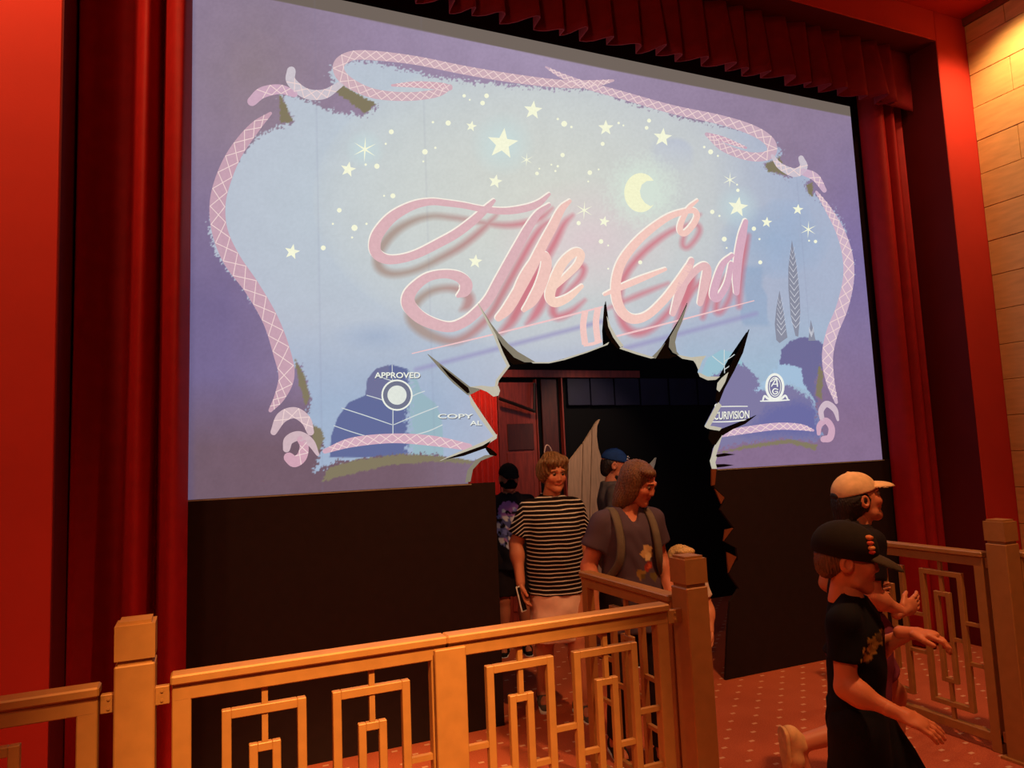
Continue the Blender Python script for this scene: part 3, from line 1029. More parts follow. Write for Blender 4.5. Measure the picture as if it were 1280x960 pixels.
# printed words and emblems
def screen_text(body, px0, px1, base0, base1, h, color, font_squash=1.0, name='lettering', y=-0.0055, shadow=True):
    cu_ = bpy.data.curves.new('t', 'FONT')
    cu_.body = body
    cu_.size = 1.0
    cu_.offset = 0.02
    to = bpy.data.objects.new('t', cu_)
    COL.objects.link(to)
    bpy.context.view_layer.update()
    me = bpy.data.meshes.new_from_object(to.evaluated_get(bpy.context.evaluated_depsgraph_get()))
    bpy.data.objects.remove(to)
    n = len(me.vertices)
    co = np.zeros(n * 3)
    me.vertices.foreach_get('co', co)
    co = co.reshape(-1, 3)
    x0, x1 = co[:, 0].min(), co[:, 0].max()
    hh = co[:, 1].max()
    def place(dx, dy, yy):
        out = []
        for a in co:
            t = (a[0] - x0) / (x1 - x0)
            q = P(px0 + (px1 - px0) * t + dx, base0 + (base1 - base0) * t - a[1] / hh * h + dy, 0)
            out.append((q[0], yy, q[2]))
        return np.array(out)
    me2 = me.copy()
    me.vertices.foreach_set('co', place(0, 0, y).ravel())
    o_ = on_screen(obj(name, me, glow(color)))
    o_['label'] = 'white printed word ' + body
    if shadow:
        me2.vertices.foreach_set('co', place(0.8, 0.9, y + 0.0012).ravel())
        s2 = on_screen(obj('lettering_shadow', me2, glow((84, 86, 104))))
        s2.parent = o_
    return o_


screen_text('APPROVED', 468, 525, 472.5, 472.5, 7, (236, 240, 228))
screen_text('COPY', 547, 591, 523, 523, 5.6, (228, 232, 224))
screen_text('AL', 587, 602, 531.5, 531.5, 5.6, (228, 232, 224))
screen_text('CURIVISION', 892, 936, 524.5, 522.5, 9.5, (238, 238, 226))
for st in ([(893, 508.5, 1), (915, 508, 1.2), (934, 508, 1)], [(886, 527.5, 1), (912, 527, 1.4), (936, 524.5, 1.2)], [(893, 508, 1), (894, 505.5, 1), (898, 508, 1)]):
    strip('logo_rule', st, -0.0055, glow((238, 238, 226)), 4, caps=False)
# round seal (left plain) and oval crest
em = disc('round_seal', 496, 494, 19.5, -0.0045, glow((236, 240, 228)), 32)
a_ = disc('seal_field', 496, 494, 17.5, -0.0052, glow((110, 116, 138)), 32)
a_.parent = em
a_ = disc('seal_centre', 496, 494, 12, -0.0058, glow((222, 228, 220)), 28)
a_.parent = em
ov = disc('oval_crest', 968, 483.5, 12, -0.0045, glow((238, 240, 232)), 28, ry=17)
a_ = disc('crest_field', 968, 483.5, 8.8, -0.0052, glow((104, 104, 150)), 28, ry=13.8)
a_.parent = ov
a_ = disc('crest_inner', 968, 483.5, 7.6, -0.0058, glow((236, 238, 230)), 24, ry=12.4)
a_.parent = ov
a_ = disc('crest_heart', 968, 483.5, 6.6, -0.0062, glow((112, 110, 152)), 24, ry=11.2)
a_.parent = ov
for st in ([(963.5, 483, 1.2), (966, 479, 1.4), (969.5, 473.5, 1.6), (970.5, 478, 1.8), (971, 483, 1.6)], [(963, 477, 1), (966, 474.5, 1.2), (969.5, 473, 1)], [(964.5, 480.5, 1), (968, 480.3, 1.2), (971.5, 480, 1)],
           [(971.5, 487, 1.2), (967.5, 486, 1.4), (965, 489, 1.6), (967, 492.5, 1.4), (970.5, 491.5, 1.4), (971, 489.5, 1.2), (968, 489.5, 1)]):
    strip('crest_monogram', st, -0.0068, glow((238, 240, 232)), 5)
for st in ([(950, 501.5, 1.4), (968, 501, 2), (986, 500, 1.4)], [(953, 500, 2), (955, 495, 2.4), (959, 498, 3), (964, 500, 2)], [(984, 499, 2), (981, 494.5, 2.4), (977, 497.5, 3), (972, 500, 2)]):
    strip('crest_scroll', st, -0.0055, glow((238, 240, 232)), 5)

# ---------------- torn edges of the hole: curled, thick pieces standing off the cloth
def flap(pts, y0, y1, m, name='torn_flap'):
    return on_screen(plate(name, wall_xz(pts), y0, y1, m))


TE = lambda k: M[k]
M['tear_dark'] = mat('tear_dark', (14, 12, 12), 0.8, spec=0.1)
C_, G_, D_ = glow((190, 184, 166)), glow((128, 122, 106)), M['tear_dark']  # projector light on the cream and grey edges put in as emission
# crack 1
flap([(597, 380), (612, 404), (622, 417), (634, 430), (646, 440), (668, 453), (655, 453), (642, 447), (628, 432), (616, 415)], -0.016, -0.007, G_)
flap([(616, 413), (628, 433), (642, 448), (658, 455), (640, 456), (636, 452), (628, 440), (619, 420)], -0.012, -0.006, D_)
# flap 2 edges
flap([(597, 381), (618.5, 419), (627.7, 442), (635.7, 458), (632, 463), (622, 476), (620, 485), (617.5, 485), (619.5, 475), (630, 461), (633, 457.5), (625.5, 443), (616.5, 420)], -0.022, -0.006, C_)
flap([(586, 484), (600, 482.5), (612, 484), (621, 483), (623, 489), (621, 495), (616, 496), (608, 490), (598, 486)], -0.028, -0.010, C_)
flap([(534, 443), (552, 457), (586, 483.5), (600, 487), (588, 493), (584, 494), (566, 479), (550, 462)], -0.016, -0.005, G_)
flap([(548, 456), (584, 485), (586, 491), (583, 492), (560, 471)], -0.019, -0.015, D_)
# flap 3
flap([(586, 493), (591, 502), (605, 523), (620, 545), (616, 545), (601, 525), (588, 505)], -0.018, -0.005, C_)
flap([(620, 543), (619.5, 548), (604, 558), (582, 566), (549, 576), (566, 568), (590, 558), (606, 551)], -0.02, -0.006, C_)
flap([(612, 551), (602, 557), (580, 565), (552, 575), (578, 570), (606, 560)], -0.023, -0.018, D_)
# flap 4
flap([(606, 558), (612, 561), (620, 567.5), (619, 570), (612, 569), (607, 562)], -0.018, -0.006, D_)
flap([(620, 568), (600, 576), (590, 587), (587, 602), (581, 603), (584, 588), (594, 575), (606, 569)], -0.016, -0.005, G_)
# middle tongue lower edge and crack 3
flap([(643, 441), (667, 453), (685, 453), (703, 449), (711, 446), (731, 440), (754, 431.5), (760, 428), (758, 431.5), (732, 441.4), (705, 450.2), (686, 454.3), (666, 454.3)], -0.015, -0.005, C_)
flap([(756, 377), (759.5, 402), (766, 418), (777, 434), (771, 436), (763, 428), (757, 418), (753, 405), (754, 390)], -0.014, -0.006, D_)
flap([(757, 396), (762, 409), (769, 421), (778, 433), (774, 434.5), (765, 422), (759, 409)], -0.018, -0.012, C_)
flap([(775, 434), (796, 441), (818, 447.5), (813, 448.3), (794, 442.8), (774, 436)], -0.015, -0.005, C_)
# crack 4
flap([(858, 379), (850, 402), (842, 414), (836, 424), (834, 436), (838, 443), (846, 445), (836, 448), (822, 449), (815, 446), (826, 434), (836, 419), (849, 398)], -0.012, -0.005, D_)
flap([(857, 382), (851, 402), (845, 416), (842, 428), (844, 440), (848, 445), (840, 441), (835, 434), (836, 422), (844, 408)], -0.018, -0.010, G_)
flap([(830, 429), (818, 448.5), (814, 446), (820, 440)], -0.016, -0.010, G_)
flap([(846, 444), (862, 447), (881, 445), (876, 451), (872, 462), (869, 455), (866, 451), (852, 448.5)], -0.018, -0.006, C_)
flap([(872, 466), (882, 471), (898, 471), (893, 475), (884, 475.5), (874, 471)], -0.018, -0.006, C_)
# right spike
flap([(935, 412), (927, 441), (916, 464), (904, 486), (896, 506), (893, 500), (896, 486), (900, 474), (912, 456), (924, 434)], -0.016, -0.006, D_)
flap([(900, 473), (908, 466), (904, 478), (897, 490), (894, 487), (895, 479)], -0.022, -0.015, C_)
flap([(896, 503), (880, 533.5), (884, 536), (900, 507)], -0.018, -0.006, C_)
flap([(880, 532), (890, 533), (900, 535), (897, 538.5), (886, 536.5)], -0.022, -0.006, C_)
flap([(944, 519), (930, 530), (914, 537), (901, 545), (893, 556), (889, 556), (884, 548), (886, 539), (898, 537), (914, 533)], -0.014, -0.005, D_)
flap([(901, 544), (892, 558), (888, 572), (892, 573), (896, 560)], -0.018, -0.006, C_)
flap([(889, 569), (905, 566.5), (918, 568), (904, 570.5), (892, 572)], -0.012, -0.004, D_)
flap([(890, 580.5), (904, 580), (916, 581.5), (904, 583.5), (891, 585)], -0.012, -0.004, D_)
flap([(889, 569), (886.5, 576), (889, 586), (894, 586), (892, 578), (894, 571)], -0.02, -0.006, C_)

# ================================================================== CURTAINS
# left stage curtain (tied wide at the foot)
lt = [(-0.575, -0.16), (-0.53, -0.13), (-0.48, -0.10), (-0.42, -0.07), (-0.35, -0.06), (-0.305, -0.09), (-0.275, -0.19), (-0.245, -0.22), (-0.215, -0.17), (-0.195, -0.08), (-0.175, -0.07), (-0.155, -0.15),
      (-0.12, -0.235), (-0.08, -0.235), (-0.055, -0.16), (-0.05, -0.07), (-0.06, -0.03)]
lb = [(-0.575, -0.16), (-0.555, -0.13), (-0.51, -0.09), (-0.47, -0.07), (-0.42, -0.06), (-0.385, -0.10), (-0.35, -0.21), (-0.31, -0.25), (-0.27, -0.20), (-0.245, -0.10), (-0.225, -0.08), (-0.20, -0.16),
      (-0.165, -0.26), (-0.12, -0.26), (-0.085, -0.17), (-0.08, -0.07), (-0.09, -0.03)]
tag(drape('stage_curtain', lt, lb, 0.01, ZP - 0.016, M['velvet'], None, nz=30, sway=0.004), 'deep red velvet stage curtain between plain red wall and screen', 'curtain', 'side stage curtains')
rt = [(5.07, -0.03), (5.062, -0.09), (5.075, -0.18), (5.11, -0.215), (5.15, -0.19), (5.17, -0.09), (5.19, -0.08), (5.215, -0.17), (5.245, -0.21), (5.28, -0.18), (5.30, -0.09), (5.325, -0.08),
      (5.35, -0.15), (5.385, -0.17), (5.40, -0.10), (5.405, -0.07)]
rbp = [(x + 0.0 + (5.23 - x) * -0.10, y * 1.08) for x, y in rt]
tag(drape('stage_curtain', rt, rbp, 0.01, ZP - 0.016, M['velvet'], None, nz=30, sway=0.004), 'deep red velvet stage curtain beside the tan slab wall end of the stage', 'curtain', 'side stage curtains')
# knife pleated valance
vp_t, vp_b = [], []
x = XL + 0.02
k = 0
while x < 4.98:
    wv = 0.19 + 0.045 * math.sin(k * 1.7)
    prof = ((0.0, 0.0), (0.2, 0.012), (0.42, 0.04), (0.64, 0.088), (0.80, 0.115), (0.90, 0.118), (0.955, 0.10), (0.965, 0.02))
    dk = 1.0 + 0.25 * math.sin(k * 2.3)
    for tx, ty in prof:
        vp_b.append((x + wv * tx, -0.27 - ty * dk))
        vp_t.append((x + wv * tx, -0.28 - ty * 0.55))
    x += wv
    k += 1
for xx in (5.0, 5.1, 5.13, 5.28, 5.31, 5.40):
    vp_b.append((xx, -0.30 if int(round(xx * 100)) % 3 else -0.275))
    vp_t.append((xx, -0.29))


def valance():
    n, nz = len(vp_t), 8
    vs, fs = [], []
    for j in range(nz + 1):
        t = j / nz
        for i in range(n):
            a, b_ = vp_t[i], vp_b[i]
            zb = 4.298 + 0.010 * math.sin(i * 0.45)
            vs.append((a[0] + (b_[0] - a[0]) * t, a[1] + (b_[1] - a[1]) * t, ZP - 0.012 + (zb - ZP) * t))
    for j in range(nz):
        for i in range(n - 1):
            a = j * n + i
            fs.append((a, a + n, a + n + 1, a + 1))
    o_ = obj('stage_valance', mesh('stage_valance', vs, fs), M['velvet_dark'], smooth=True)
    o_.data.set_sharp_from_angle(angle=math.radians(40))
    md = o_.modifiers.new('thickness', 'SOLIDIFY')
    md.thickness = 0.008
    md.offset = 0
    return o_


tag(valance(), 'dark red pleated valance hanging from the beam above the screen', 'valance')

# ================================================================== FENCES
ZT, FY = 1.0, -1.73


def fence_panel(label, loc, rz, L, nests, group=None):
    """panel running along local +x from 0 to L, front towards local -y"""
    root = empty('railing', loc, rz)
    tag(root, label, 'railing', 'bronze fret railings')
    B = M['bronze']
    bm = bmesh.new()
    bm_box(bm, -0.004, L + 0.004, -0.034, 0.034, 0.972, ZT, 0.005)
    obj('handrail_cap', bm_mesh('handrail_cap', bm), B, root)
    box('top_rail', 0, L, -0.022, 0.022, 0.925, 0.9725, B, root, 0.003)
    box('bottom_rail', 0, L, -0.020, 0.020, 0.045, 0.092, B, root, 0.003)
    box('stile', 0, 0.052, -0.0215, 0.0215, 0.0, 0.93, B, root, 0.003)
    box('stile', L - 0.052, L, -0.0215, 0.0215, 0.0, 0.93, B, root, 0.003)

    def frame(name, cx, wd, z0, z1, t, dep):
        bm = bmesh.new()
        bm_box(bm, cx - wd / 2, cx - wd / 2 + t, -dep, dep, z0, z1, 0.002)
        bm_box(bm, cx + wd / 2 - t, cx + wd / 2, -dep, dep, z0, z1, 0.002)
        bm_box(bm, cx - wd / 2 + t, cx + wd / 2 - t, -dep, dep, z1 - t, z1, 0.002)
        bm_box(bm, cx - wd / 2 + t, cx + wd / 2 - t, -dep, dep, z0, z0 + t, 0.002)
        obj(name, bm_mesh(name, bm), B, root)
    edges = [0.052]
    for cx, wd in nests:
        frame('fret_frame', cx, wd, 0.155, 0.873, 0.027, 0.0135)
        frame('inner_fret', cx, 0.092, 0.28, 0.760, 0.025, 0.0115)
        box('connector', cx - 0.009, cx + 0.009, -0.009, 0.009, 0.873, 0.926, B, root)
        box('connector', cx - 0.009, cx + 0.009, -0.009, 0.009, 0.760, 0.847, B, root)
        box('connector', cx - 0.009, cx + 0.009, -0.009, 0.009, 0.091, 0.156, B, root)
        box('connector', cx - 0.009, cx + 0.009, -0.009, 0.009, 0.181, 0.281, B, root)
        box('connector', cx + 0.046, cx + wd / 2 - 0.026, -0.009, 0.009, 0.505, 0.523, B, root)
        box('connector', cx - wd / 2 + 0.026, cx - 0.046, -0.009, 0.009, 0.505, 0.523, B, root)
        edges += [cx - wd / 2, cx + wd / 2]
    edges.append(L - 0.052)
    for i in range(0, len(edges), 2):
        for z in (0.614, 0.407):
            box('connector', edges[i] - 0.001, edges[i + 1] + 0.001, -0.009, 0.009, z - 0.009, z + 0.009, B, root)
    return root


def fence_post(label, x, y, brackets, w_=0.052):
    root = empty('railing_post', (x, y, 0))
    tag(root, label, 'post', 'square bronze fence posts')
    B = M['bronze']
    box('shaft', -w_, w_, -w_, w_, 0.0, 1.052, B, root, 0.004)
    box('neck', -w_ + 0.008, w_ - 0.008, -w_ + 0.008, w_ - 0.008, 1.050, 1.068, B, root)
    bm = bmesh.new()
    bm_box(bm, -w_, w_, -w_, w_, 1.066, 1.172)
    bmesh.ops.bevel(bm, geom=[e for e in bm.edges if all(v.co.z > 1.17 for v in e.verts)], offset=0.01, segments=2, affect='EDGES')
    obj('cap', bm_mesh('cap', bm), B, root)
    box('foot_plate', -w_ - 0.02, w_ + 0.02, -w_ - 0.02, w_ + 0.02, 0.0, 0.012, B, root)
    for dx, dy, ln in brackets:
        for z in (0.945, 0.085):
            a, b_ = w_ - 0.004, w_ + ln
            xs_ = sorted((dx * a, dx * b_)) if dx else (-0.012, 0.012)
            ys_ = sorted((dy * a, dy * b_)) if dy else (-0.012, 0.012)
            bk = box('bracket', xs_[0], xs_[1], ys_[0], ys_[1], z - 0.026, z + 0.026, B, root, 0.002)
            if z > 0.5:
                for dz in (-0.013, 0.013):
                    bm = bmesh.new()
                    cx_, cy_ = sum(xs_) / 2, ys_[0]
                    if dx:
                        bm_bar(bm, (cx_, ys_[0] - 0.003, z + dz), (cx_, ys_[0] + 0.002, z + dz), 0.004, 8)
                    else:
                        bm_bar(bm, (xs_[0] - 0.003, sum(ys_) / 2, z + dz), (xs_[0] + 0.002, sum(ys_) / 2, z + dz), 0.004, 8)
                    sc_ = obj('screw', bm_mesh('screw', bm), M['bronze'], bk)
    return root


fence_panel('gilded fret fence panel ending at the post by the plain red wall', (-1.20, FY, 0), 0, 0.93, [(0.27, 0.25), (0.62, 0.25)])
fence_post('bronze fence post in front of the red velvet curtain and plain red wall', -0.176, FY, [(-1, 0, 0.037), (1, 0, 0.037)])
fence_panel('gilded fret fence panel in front of the black wall left of the doorway', (-0.081, FY, 0), 0, 0.838, [(0.258, 0.246), (0.588, 0.252)])
mp_ = empty('middle_post', (0.762, FY, 0))
tag(mp_, 'flat bronze strip post where the two long fence panels meet', 'post')
box('strip', -0.054, 0.054, -0.060, -0.036, 0.0, 0.966, M['bronze'], mp_, 0.003)
box('foot_plate', -0.07, 0.07, -0.075, -0.036, 0.0, 0.012, M['bronze'], mp_)
fence_panel('gilded fret fence panel in front of the striped shirt woman', (0.765, FY, 0), 0, 0.895, [(0.27, 0.26), (0.618, 0.272)])
fence_post('bronze corner post where the long fence turns back toward the doorway', 1.785, FY, [(-1, 0, 0.068), (0, 1, 0.048)])
fence_panel('short bronze fence panel running back from corner post toward the torn doorway', (1.785, FY + 0.105, 0), math.pi / 2, 0.76, [(0.38, 0.27)])
fence_panel('bronze fret fence panel beside the running boys, running back toward the curtain', (3.71, FY + 0.095, 0), math.pi / 2, 0.86, [(0.255, 0.245), (0.605, 0.245)])
fence_post('bronze fence post near the tan slab wall', 3.71, FY, [(0, 1, 0.038), (1, 0, 0.05)])
fence_panel('bronze fence panel leading from the end post toward the tan slab wall', (3.82, FY, 0), 0, 0.86, [(0.255, 0.245), (0.605, 0.245)])

# ================================================================== PEOPLE
# each figure is modelled as a distance field (joined, tapered limbs) and meshed with surface nets
def nrm(v):
    v = np.asarray(v, float)
    return v / (np.linalg.norm(v) + 1e-9)


class Vol:
    def __init__(self, lo, hi, h):
        self.h = h
        self.lo = np.asarray(lo, float) - 2 * h
        n = np.ceil((np.asarray(hi, float) + 2 * h - self.lo) / h).astype(int) + 1
        self.ax = [self.lo[i] + h * np.arange(n[i]) for i in range(3)]
        self.f = np.full(tuple(n), 0.5, np.float32)

    def _sl(self, lo, hi, pad):
        out = []
        for i in range(3):
            a = int(np.clip(np.floor((lo[i] - pad - self.lo[i]) / self.h), 0, len(self.ax[i]) - 1))
            b = int(np.clip(np.ceil((hi[i] + pad - self.lo[i]) / self.h) + 1, a + 1, len(self.ax[i])))
            out.append(slice(a, b))
        return tuple(out)

    def _pts(self, s):
        return np.meshgrid(self.ax[0][s[0]], self.ax[1][s[1]], self.ax[2][s[2]], indexing='ij')

    def _put(self, s, d, k, op):
        f = self.f[s]
        if op == 'add':
            if k > 0:
                hh = np.clip(0.5 + 0.5 * (f - d) / k, 0, 1)
                r = f + (d - f) * hh - k * hh * (1 - hh)
            else:
                r = np.minimum(f, d)
        else:
            if k > 0:
                hh = np.clip(0.5 - 0.5 * (f + d) / k, 0, 1)
                r = f + (-d - f) * hh + k * hh * (1 - hh)
            else:
                r = np.maximum(f, -d)
        self.f[s] = r

    def cone(self, a, b, r1, r2, k=0.02, op='add', flat_end=False):
        a, b = np.asarray(a, float), np.asarray(b, float)
        R = max(r1, r2)
        s = self._sl(np.minimum(a, b) - R, np.maximum(a, b) + R, k + 3 * self.h)
        x, y, z = self._pts(s)
        ab = b - a
        L = ab @ ab + 1e-12
        px, py, pz = x - a[0], y - a[1], z - a[2]
        t = np.clip((px * ab[0] + py * ab[1] + pz * ab[2]) / L, 0, 1)
        d = np.sqrt((px - t * ab[0]) ** 2 + (py - t * ab[1]) ** 2 + (pz - t * ab[2]) ** 2) - (r1 + (r2 - r1) * t)
        if flat_end:
            n = ab / math.sqrt(L)
            d = np.maximum(d, (x - b[0]) * n[0] + (y - b[1]) * n[1] + (z - b[2]) * n[2])
        self._put(s, d, k, op)

    def chain(self, pts, rs, k=0.02):
        for i in range(len(pts) - 1):
            self.cone(pts[i], pts[i + 1], rs[i], rs[i + 1], k if i else k)

    def ell(self, c, r, R=None, k=0.02, op='add'):
        c, r = np.asarray(c, float), np.asarray(r, float)
        M_ = r.max() * 1.05
        s = self._sl(c - M_, c + M_, k + 3 * self.h)
        x, y, z = self._pts(s)
        p = np.stack([x - c[0], y - c[1], z - c[2]], -1)
        if R is not None: p = p @ R
        k0 = np.sqrt(((p / r) ** 2).sum(-1)) + 1e-9
        k1 = np.sqrt(((p / (r * r)) ** 2).sum(-1)) + 1e-9
        self._put(s, k0 * (k0 - 1) / k1, k, op)

    def loft(self, keys, k=0.02, op='add', fold=0.0, seed=0, squ=2.0):
        """upright trunk: keys of (z, cx, cy, rx, ry)"""
        K = np.array(sorted(keys), float)
        zz = np.linspace(K[0, 0], K[-1, 0], 60)
        I = [np.interp(zz, K[:, 0], K[:, i]) for i in range(1, 5)]
        ker = np.array([1, 2, 3, 2, 1.0]) / 9
        I = [np.convolve(np.pad(a, 2, 'edge'), ker, 'valid') for a in I]
        lo = (min(I[0] - I[2]), min(I[1] - I[3]), K[0, 0])
        hi = (max(I[0] + I[2]), max(I[1] + I[3]), K[-1, 0])
        s = self._sl(lo, hi, k + 3 * self.h)
        x, y, z = self._pts(s)
        zc = self.ax[2][s[2]]
        cx, cy, rx, ry = [np.interp(zc, zz, a)[None, None, :] for a in I]
        q = (np.abs((x - cx) / rx) ** squ + np.abs((y - cy) / ry) ** squ) ** (1 / squ)
        d = (q - 1) * np.minimum(rx, ry)
        if fold:
            d = d + fold * np.sin(9 * np.arctan2(y - cy, x - cx) + 7 * z + seed) * np.clip(0.6 + np.sin(4 * z + seed), 0, 1)
            d = d + fold * 0.7 * np.sin(38 * z + 5 * x + 3 * np.sin(14 * x + seed))
        d = np.maximum(d, np.maximum(K[0, 0] - z, z - K[-1, 0]))
        self._put(s, d, k, op)

    def cut(self, p, n):
        """keep the side the normal points away from"""
        x, y, z = self._pts((slice(None),) * 3)
        n = nrm(n)
        self.f = np.maximum(self.f, ((x - p[0]) * n[0] + (y - p[1]) * n[1] + (z - p[2]) * n[2]).astype(np.float32))

    def warp(self, fn):
        x, y, z = self._pts((slice(None),) * 3)
        self.f = (self.f + fn(x, y, z)).astype(np.float32)

    def nets(self):
        f = self.f
        f = f.copy()
        f[0], f[-1], f[:, 0], f[:, -1], f[:, :, 0], f[:, :, -1] = .5, .5, .5, .5, .5, .5
        ins = f < 0
        nx, ny, nz = f.shape
        cs = [(i, j, k) for i in (0, 1) for j in (0, 1) for k in (0, 1)]
        sub_ = lambda a, c: a[c[0]:nx - 1 + c[0], c[1]:ny - 1 + c[1], c[2]:nz - 1 + c[2]]
        cnt = sum(sub_(ins, c).astype(np.int8) for c in cs)
        act = (cnt > 0) & (cnt < 8)
        ci = np.argwhere(act)
        vid = np.full(act.shape, -1, np.int64)
        vid[act] = np.arange(len(ci))
        F = {c: sub_(f, c)[act] for c in cs}
        acc = np.zeros((len(ci), 3))
        num = np.zeros(len(ci))
        for a in cs:
            for ax in range(3):
                if a[ax]: continue
                b = list(a)
                b[ax] = 1
                b = tuple(b)
                m = (F[a] < 0) != (F[b] < 0)
                t = F[a] / (F[a] - F[b] + 1e-12)
                p = np.array(a, float)[None, :].repeat(len(ci), 0)
                p[:, ax] += t
                acc[m] += p[m]
                num[m] += 1
        V = self.lo + (ci + acc / num[:, None]) * self.h
        quads = []
        for ax in range(3):
            o1, o2 = [(1, 2), (2, 0), (0, 1)][ax]
            sa = [slice(1, -1)] * 3
            sb = [slice(1, -1)] * 3
            sa[ax] = slice(0, -1)
            sb[ax] = slice(1, None)
            A, B = ins[tuple(sa)], ins[tuple(sb)]
            e = np.argwhere(A != B)
            if not len(e): continue
            off = np.ones(3, int)
            off[ax] = 0
            e = e + off
            up = ins[tuple(e.T)]
            d1, d2 = np.zeros(3, int), np.zeros(3, int)
            d1[o1], d2[o2] = 1, 1
            g = lambda q: vid[tuple(q.T)]
            q = np.stack([g(e - d1 - d2), g(e - d2), g(e), g(e - d1)], 1)
            q[~up] = q[~up][:, ::-1]
            quads.append(q)
        return V, np.vstack(quads)


def fuse(parts):
    V, Q, n = [], [], 0
    for v, q in parts:
        V.append(v)
        Q.append(q + n)
        n += len(v)
    return np.vstack(V), np.vstack(Q)


def sdf_obj(name, vq, m, parent, col=None):
    v, q = vq
    me = mesh_np(name, v, q)
    if col is not None:
        c = col(v) if callable(col) else np.tile(lin(col), (len(v), 1))
        set_col(me, c)
    return obj(name, me, m, parent, smooth=True)


def rot(yaw=0, pitch=0, roll=0):
    cy, sy = math.cos(yaw), math.sin(yaw)
    cp, sp = math.cos(pitch), math.sin(pitch)
    cr_, sr = math.cos(roll), math.sin(roll)
    Rz = np.array([[cy, -sy, 0], [sy, cy, 0], [0, 0, 1]])
    Rx = np.array([[1, 0, 0], [0, cp, -sp], [0, sp, cp]])
    Ry = np.array([[cr_, 0, sr], [0, 1, 0], [-sr, 0, cr_]])
    return Rz @ Rx @ Ry


BASE = dict(pelvis=(0, 0, .92), neck=(0, .012, 1.40), head=(0, -.02, 1.535),
            shL=(.160, .01, 1.312), shR=(-.160, .01, 1.312), elL=(.225, .03, 1.085), elR=(-.225, .03, 1.085), wrL=(.24, -.05, .855), wrR=(-.24, -.05, .855),
            hpL=(.085, 0, .88), hpR=(-.085, 0, .88), knL=(.095, -.02, .48), knR=(-.095, -.02, .48), anL=(.095, .02, .075), anR=(-.095, .02, .075),
            hdL=(0, -.25, -1), hdR=(0, -.25, -1), curl=.35, yaw=0, pitch=0, roll=0, ftL=(0.12, -1, -.1), ftR=(-.12, -1, -.1))


def hand(vol_h, w_, d, palm_n, s, side, curl):
    """palm, four unequal bent fingers and a thumb leaving the side of the palm"""
    w_, d = np.asarray(w_, float), nrm(d)
    n = nrm(np.asarray(palm_n, float) - d * (np.asarray(palm_n, float) @ d))
    sd = np.cross(d, n) * side
    v = Vol(w_ - 0.2 * s, w_ + 0.2 * s, vol_h)
    Rm = np.stack([sd, n, d], 1)
    v.cone(w_ - d * .03 * s, w_ + d * .03 * s, .026 * s, .024 * s, 0)
    v.ell(w_ + d * .055 * s, np.array([.041, .017, .05]) * s, Rm, .015 * s)
    for i, (off, ln) in enumerate(((.030, .068), (.011, .078), (-.010, .072), (-.029, .056))):
        p = w_ + (d * .088 + sd * off) * s
        dr = nrm(d + sd * off * 1.5)
        a = 0.0
        prev = p - dr * .02 * s
        r0 = .0098 * s
        for sgm, fr in enumerate((.45, .32, .23)):
            a += curl * (0.7 + 0.25 * i / 3) * (1.0 if sgm else .8)
            dd = dr * math.cos(a) + n * math.sin(a)
            q = prev + dd * (ln * fr + (.02 if sgm == 0 else 0)) * s
            v.cone(prev, q, r0, r0 * .92, .004 * s)
            prev, r0 = q, r0 * .92
    t0 = w_ + (d * .022 + sd * .028) * s
    t1 = t0 + (d * .035 + sd * .024 + n * .014) * s
    t2 = t1 + (d * .03 + sd * .004 + n * .014) * s
    v.cone(t0, t1, .014 * s, .0115 * s, .01 * s)
    v.cone(t1, t2, .0115 * s, .009 * s, .004 * s)
    return v.nets()


